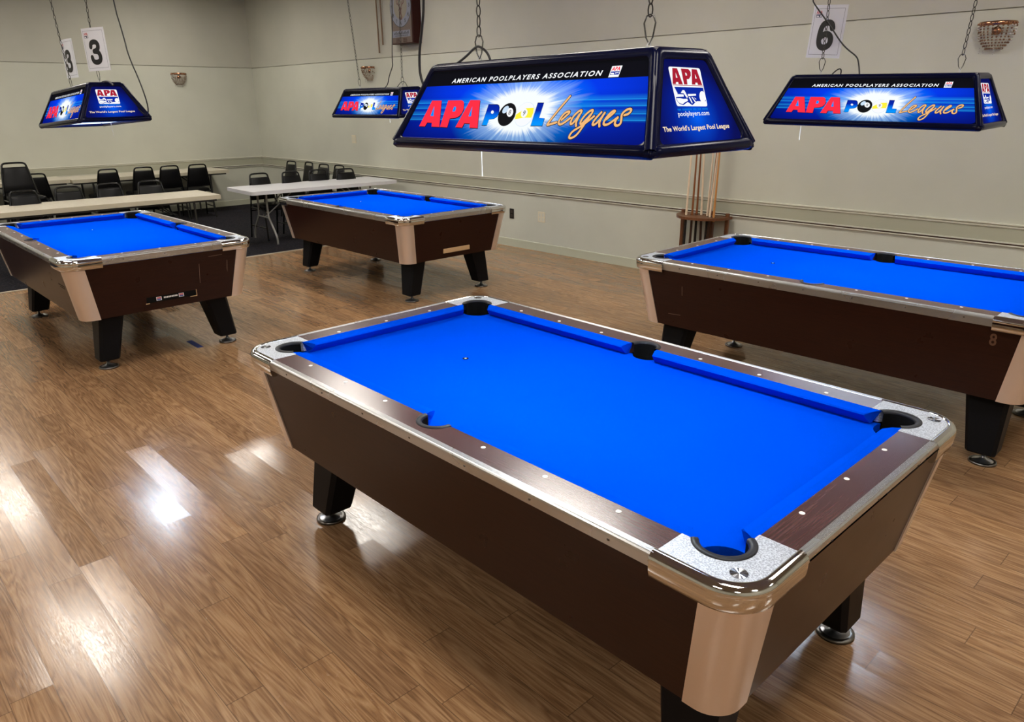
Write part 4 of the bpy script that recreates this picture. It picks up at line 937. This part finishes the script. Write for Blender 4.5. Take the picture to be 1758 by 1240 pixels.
def chair(x, y, yaw, label, group, z=0.004):
    """x, y is where the middle of the back's top stands"""
    o = CHAIR0 if not used else copy_tree(CHAIR0)
    used.append(1)
    o.location = (x+0.245*math.cos(yaw), y+0.245*math.sin(yaw), z); o.rotation_euler = (0, 0, yaw); return tag(o, label, 'chair', group)
G1 = 'chairs at the tables along the far wall'
for (x, y, a), lb in zip([(-10.58, 0.65, 3.10), (-10.66, 1.62, 3.2), (-10.65, 2.12, 3.12), (-10.62, 2.50, 3.1), (-10.58, 2.92, 3.05)],
    ['black chair with its back to us, right beside the small stack of chairs', 'black chair with its back to us, leftmost at the right-hand wall table',
     'black chair with its back to us, second from left at the right-hand wall table', 'black chair with its back to us, third from left at the right-hand wall table',
     'black chair with its back to us, rightmost at the right-hand wall table']): chair(x, y, a, lb, G1)
G2 = 'chairs facing us behind the left folding table'
for (x, y, a), lb in zip([(-8.02, -0.06, 0.05), (-8.15, 0.42, -0.04), (-8.19, 0.87, 0.06), (-8.16, 1.34, -0.12)],
    ['black chair facing us low behind the pale folding table, leftmost of its row', 'black chair facing us low behind the pale folding table, second from left',
     'black chair facing us low behind the pale folding table, third from left', 'black chair facing us low behind the pale folding table, rightmost of its row']): chair(x-0.12, y+0.07, a, lb, G2)
G3 = 'chairs behind the white plastic table'
for (x, y, a), lb in zip([(-8.05, 2.69, 0.02), (-7.99, 3.13, 0.1), (-7.97, 3.55, -0.06), (-7.84, 3.92, -0.05)],
    ['black chair behind the grey splayed legs of the white plastic table', 'black chair behind the white plastic table, second from its left end',
     'black chair behind the white plastic table, third from its left end', 'black chair behind the white plastic table, nearest the right wall']): chair(x-0.22, y+0.15, a, lb, G3)
G4 = 'chairs lined up along the right wall'
for (x, y, a), lb in zip([(-10.09, 4.30, -1.50), (-9.63, 4.37, -1.62), (-9.07, 4.32, -1.52), (-8.68, 4.36, -1.56)],
    ['tall-looking black chair against the right wall, closest to the room corner', 'black chair against the right wall, second from the room corner',
     'black chair against the right wall, third from the room corner', 'black chair against the right wall, farthest from the room corner, behind other backs']): chair(x, y, a, lb, G4)
G5 = 'stacked chairs at the far left'
for k, lb in enumerate(['black chair at the bottom of the small stack at the far left', 'black chair in the middle of the small stack at the far left', 'black chair on top of the small stack at the far left']):
    chair(-9.40+k*0.035, 0.20, 0.02, lb, G5, 0.004+k*0.118)

# ------------------------------------------------------------------ cue rack and cues
rk = empty('cue_rack', (-2.375, 0, 0)); rk.location.y = wy(-2.375)-0.03; rk.rotation_euler = (0, 0, 0.0179)
def half_shelf(z0, z1, R, holes):
    mb = MB(); mb.prism([(-R, 0.0)]+arc(0, -0.06, R, PI, 2*PI, 22)+[(R, 0.0)], z0, z1)
    return mb
sh = half_shelf(0.655, 0.680, 0.275, True).build('shelf', M_RACK, rk, bevel=0.005)
half_shelf(0.06, 0.095, 0.285, False).build('base', M_RACK, rk, bevel=0.005)
for x, y in ((-0.250, -0.055), (0.250, -0.055), (0.05, -0.015)):
    p = MB(); p.box(x-0.020, x+0.020, y-0.014, y+0.014, 0.0, 0.715); p.build('post', M_RACK, rk, bevel=0.008)
bpy.context.view_layer.update()
hs = MB()
CUES = [(-2.494, 4.539, 0.010, 0.00, M_MAPLE, M_BUTT, 'pale maple pool cue at the left end of the rack'), (-2.453, 4.579, 0.006, 0.0, M_BROWNC, M_BUTTBR, 'brown pool cue second from the left in the rack'),
        (-2.440, 4.640, -0.002, 0.0, M_BROWNC, M_BUTT, 'dark brown pool cue third from the left in the rack'), (-2.387, 4.642, -0.02, 0.0, M_MAPLE, M_BUTTBR, 'pale pool cue standing alone in the middle of the rack'),
        (-2.305, 4.620, 0.010, 0.0, M_MAPLE, M_BUTT, 'pale pool cue leftmost in the right-hand cluster of the rack'), (-2.268, 4.605, 0.022, 0.0, M_BROWNC, M_BUTT, 'brown pool cue inside the right-hand cluster of the rack'),
        (-2.246, 4.570, 0.030, 0.0, M_MAPLE, M_BUTTBR, 'pale pool cue crossing in front of the right-hand cluster of the rack'), (-2.193, 4.554, 0.008, 0.0, M_TANC, M_BUTTBR, 'tan pool cue at the right end of the rack')]
for x, y, lx, ly, ms, mbt, lb in CUES:
    r = empty('pool_cue', (x-0.58*lx/0.55, y, 0.096)); dx = lx/0.55
    at = lambda z: (dx*z, 0, z)
    b = MB(); b.tube([at(0), at(0.02), at(0.545)], [0.013, 0.0145, 0.0120], 0, 10); b.build('butt', mbt, r)
    s = MB(); s.tube([at(0.545), at(0.9), at(1.45), at(1.455)], [0.0118, 0.0094, 0.0066, 0.005], 0, 10); s.build('shaft', ms, r)
    tag(r, lb, 'pool cue', 'cues in the floor rack')
    hs.add([(x+0.021*math.cos(2*PI*k/14), y+0.021*math.sin(2*PI*k/14), 0.6806) for k in range(14)], [tuple(range(14))])
hs.xform(rk.matrix_world.inverted()); hs.build('cue_hole', M_SLOT, rk)['kind'] = 'stuff'
tag(rk, 'brown wooden half-round cue rack standing against the right wall', 'cue rack')

# ------------------------------------------------------------------ things on the walls
ck = empty('wall_clock', (-7.115, wy(-7.115)-0.002, 2.50)); ck.rotation_euler = (0, 0, 0.0179)
HW, CD, CH = 0.235, 0.145, 1.0
mb = MB(); mb.box(-HW, HW, -CD, 0, 0, CH); mb.build('case', M_CLOCKC, ck, bevel=0.006)
mb = MB(); mb.box(-HW+0.006, HW-0.022, -CD-0.004, -CD+0.002, 0.012, CH-0.02); fc_ = mb.build('face_board', M_CLOCKF, ck)
F = lambda k: (lambda u, v: (u-0.01, -CD-0.0045-0.0005*k, v))
DC, DR = 0.462, 0.232
mb = MB(); mb.flat(ellipse((0, DC), (DR, DC), (0, DC+DR*1.12), 48), F(1), 1); mb.flat(ellipse((0, DC), (DR-0.008, DC), (0, DC+DR*1.12-0.008), 48), F(2), 0)
mb.flat(ellipse((0, DC), (DR*0.62, DC), (0, DC+DR*0.70), 40), F(3), 2)
for k in range(12):
    a = 2*PI*k/12; x, y = math.sin(a)*DR*0.80, DC+math.cos(a)*DR*0.90; n = str(12 if k == 0 else k); w = 0.036*len(n)*0.8
    put_text(mb, n, F(4), x-w/2, y-0.022, w, 0.044, 1, 0.02)
mb.build('dial', [M_DIAL, M_INK, M_DIALIN], ck)
mb = MB()       # stag's head
mb.flat([(-0.022, DC-0.02), (0.022, DC-0.02), (0.034, DC-0.03), (0.02, DC-0.05), (0.018, DC-0.09), (0.036, DC-0.13), (0.032, DC-0.16), (0, DC-0.175), (-0.032, DC-0.16), (-0.036, DC-0.13), (-0.018, DC-0.09), (-0.02, DC-0.05), (-0.034, DC-0.03)], F(5), 0)
mb.flat([(-0.016, DC-0.125), (0, DC-0.155), (0.016, DC-0.125), (0.006, DC-0.10), (-0.006, DC-0.10)], F(6), 1)
for s in (-1, 1):
    for st in ([(0.012, DC-0.02), (0.05, DC+0.02), (0.062, DC+0.07), (0.05, DC+0.12)], [(0.048, DC+0.02), (0.075, DC+0.03), (0.085, DC+0.07)], [(0.03, DC), (0.028, DC+0.05)], [(0.060, DC+0.06), (0.04, DC+0.09)]): ribbon(mb, [(s*x, y) for x, y in st], 0.010, F(5), 0)
mb.build('stag_emblem', [M_DEER, M_DIALIN], ck)
mb = MB(); mb.flat([(-0.205, 0.085), (0.19, 0.085), (0.19, 0.165), (-0.205, 0.165)], F(1), 0)
for k in range(15):
    hgt = 0.02+0.018*((k*7) % 3)/2
    mb.flat([(-0.165+k*0.022, 0.118), (-0.152+k*0.022, 0.118), (-0.150+k*0.022, 0.118+hgt), (-0.163+k*0.022, 0.118+hgt)], F(2), 1); mb.flat([(-0.14+k*0.019, 0.096), (-0.128+k*0.019, 0.096), (-0.128+k*0.019, 0.108), (-0.14+k*0.019, 0.108)], F(2), 1)
mb.build('name_strip', [M_DIAL, M_INK], ck)
for s, x0 in ((0, -0.12), (1, 0.03)):
    mb = MB()
    for j in range(4):
        for k in range(4): mb.flat([(x0+k*0.022, 0.02+j*0.014), (x0+0.016+k*0.022, 0.02+j*0.014), (x0+0.016+k*0.022, 0.029+j*0.014), (x0+k*0.022, 0.029+j*0.014)], F(1), 0)
    mb.build('vent_grille', M_CLOCKC, ck)
mb = MB(); mb.ball((0.155, -CD-0.012, DC-0.13), 0.012, 0, 10, 8); mb.build('knob', M_CHROME, ck)
tag(ck, 'wooden wall clock with stag-head dial and dark red case, high on the right wall', 'clock')
for (x, zb, lb) in ((-7.83, 2.425, 'thin wooden stick hanging on the wall, left one of two, lower end nearer the sconce'), (-7.735, 2.525, 'thin wooden stick hanging on the wall, right one of two, closest to the clock')):
    mb = MB(); mb.tube([(0, 0, 0), (-0.02, 0, 1.05)], [0.011, 0.007], 0, 8); o = mb.build('wooden_stick', M_STICKWD, None, (x, wy(x)-0.03, zb)); tag(o, lb, 'stick', 'sticks hanging beside the clock')

def make_sconce():
    """half bowl of beads against a wall; wall plane y = 0, room towards -y"""
    r = empty('wall_sconce'); R = 0.122
    rim = MB(); rim.lathe([(R-0.004, 0.0), (R+0.002, 0.004), (R+0.002, 0.026), (R-0.004, 0.030), (R-0.010, 0.026), (R-0.010, 0.004)], 0, 0, 0, 28, -PI, 0); 
    for k in range(10):
        a = -PI*(k+0.5)/10; rim.ball((R*1.02*math.cos(a), R*1.02*math.sin(a), 0.015), 0.008, 0, 6, 4, (1.4, 1.4, 0.7))
    rim.build('rim', M_COPPER, r)
    bd = MB()
    for k in range(13):
        a = -PI*k/12; 
        for j in range(9):
            t = j/8; rad = R*(1-0.55*t**2.2); z = -0.002-0.150*t
            bd.ball((rad*math.cos(a), rad*math.sin(a)*(1-0.2*t), z), 0.0074, 0 if (abs(k-6) < 4 or j > 5 or (k+j) % 3 == 0) else 1, 6, 4)
    for z, rad in ((-0.05, R*0.99), (-0.10, R*0.88)):
        bd.tube([(rad*math.cos(-PI*i/20), rad*math.sin(-PI*i/20), z) for i in range(21)], 0.0016, 0, 5)
    bd.build('beaded_bowl', [M_BEAD, M_CRYST], r)
    dr = MB()
    for x, y, n in ((-0.085, -0.03, 4), (-0.055, -0.05, 4), (0.02, -0.075, 5), (0.06, -0.05, 3)):
        for j in range(n): dr.ball((x, y, -0.145-0.012*j), 0.0045, 0, 6, 4)
    dr.build('bead_drop', M_CRYST, r)
    bp = MB(); bp.lathe([(0.0, 0), (0.03, 0), (0.03, 0.012), (0.0, 0.014)], 0, 0, 0, 16); bp.xform(Matrix.Translation((0, -0.001, -0.03)) @ Matrix.Rotation(PI/2, 4, 'X')); bp.build('wall_plate', M_COPPER, r)
    return r
s0 = make_sconce(); GS = 'beaded wall sconces'
s0.location = (-0.133, wy(-0.133), 2.245); s0.rotation_euler = (0, 0, 0.0179); tag(s0, 'copper and bead wall sconce at the top right, beside the right-hand lamp chain', 'wall sconce', GS)
s1 = copy_tree(s0); s1.location = (-8.14, wy(-8.14), 2.228); s1.rotation_euler = (0, 0, 0.0179); tag(s1, 'copper and bead wall sconce on the right wall, below and left of the clock', 'wall sconce', GS)
s2 = copy_tree(s0); s2.location = (XL, 3.29, 2.225); s2.rotation_euler = (0, 0, PI/2); tag(s2, 'copper and bead wall sconce on the far left wall, right of the far left lamp', 'wall sconce', GS)
def wall_plate(name, x, z, w, h, m, label, cat, holes, mh):
    o = empty(name, (x, wy(x), z), 0.0179); mb = MB(); mb.box(-w/2, w/2, -0.007, 0, -h/2, h/2); mb.build('cover_plate', m, o, bevel=0.003)
    hb = MB()
    for (a, b, c, d) in holes: hb.box(a, b, -0.0085, -0.0065, c, d)
    hb.build('socket' if 'outlet' in name else 'switch', mh, o); return tag(o, label, cat)
wall_plate('light_switch', -8.683, 1.229, 0.115, 0.12, M_PLATE, 'cream double light switch plate on the right wall below the small lamp', 'light switch', [(-0.035, -0.015, -0.03, 0.03), (0.015, 0.035, -0.03, 0.03)], M_RAILW)
wall_plate('power_outlet', -5.199, 0.415, 0.075, 0.125, M_PLATED, 'black outlet plate low on the right wall, next to the middle pool table corner', 'outlet', [(-0.018, 0.018, 0.008, 0.042), (-0.018, 0.018, -0.042, -0.008)], M_DKSTEEL)
wall_plate('power_outlet', -4.681, 0.42, 0.118, 0.128, M_PLATE, 'cream double outlet plate low on the right wall', 'outlet', [(-0.042, -0.012, 0.008, 0.044), (-0.042, -0.012, -0.044, -0.008), (0.012, 0.042, 0.008, 0.044), (0.012, 0.042, -0.044, -0.008)], M_RAILW)
mb = MB(); mb.box(-0.115, 0.115, -0.022, 0.022, 0, 0.0008); o = mb.build('tape_strip', M_TAPE, None, (-3.925, 0.139, 0.0)); tag(o, 'short strip of blue tape on the wood floor under the left pool table', 'tape')
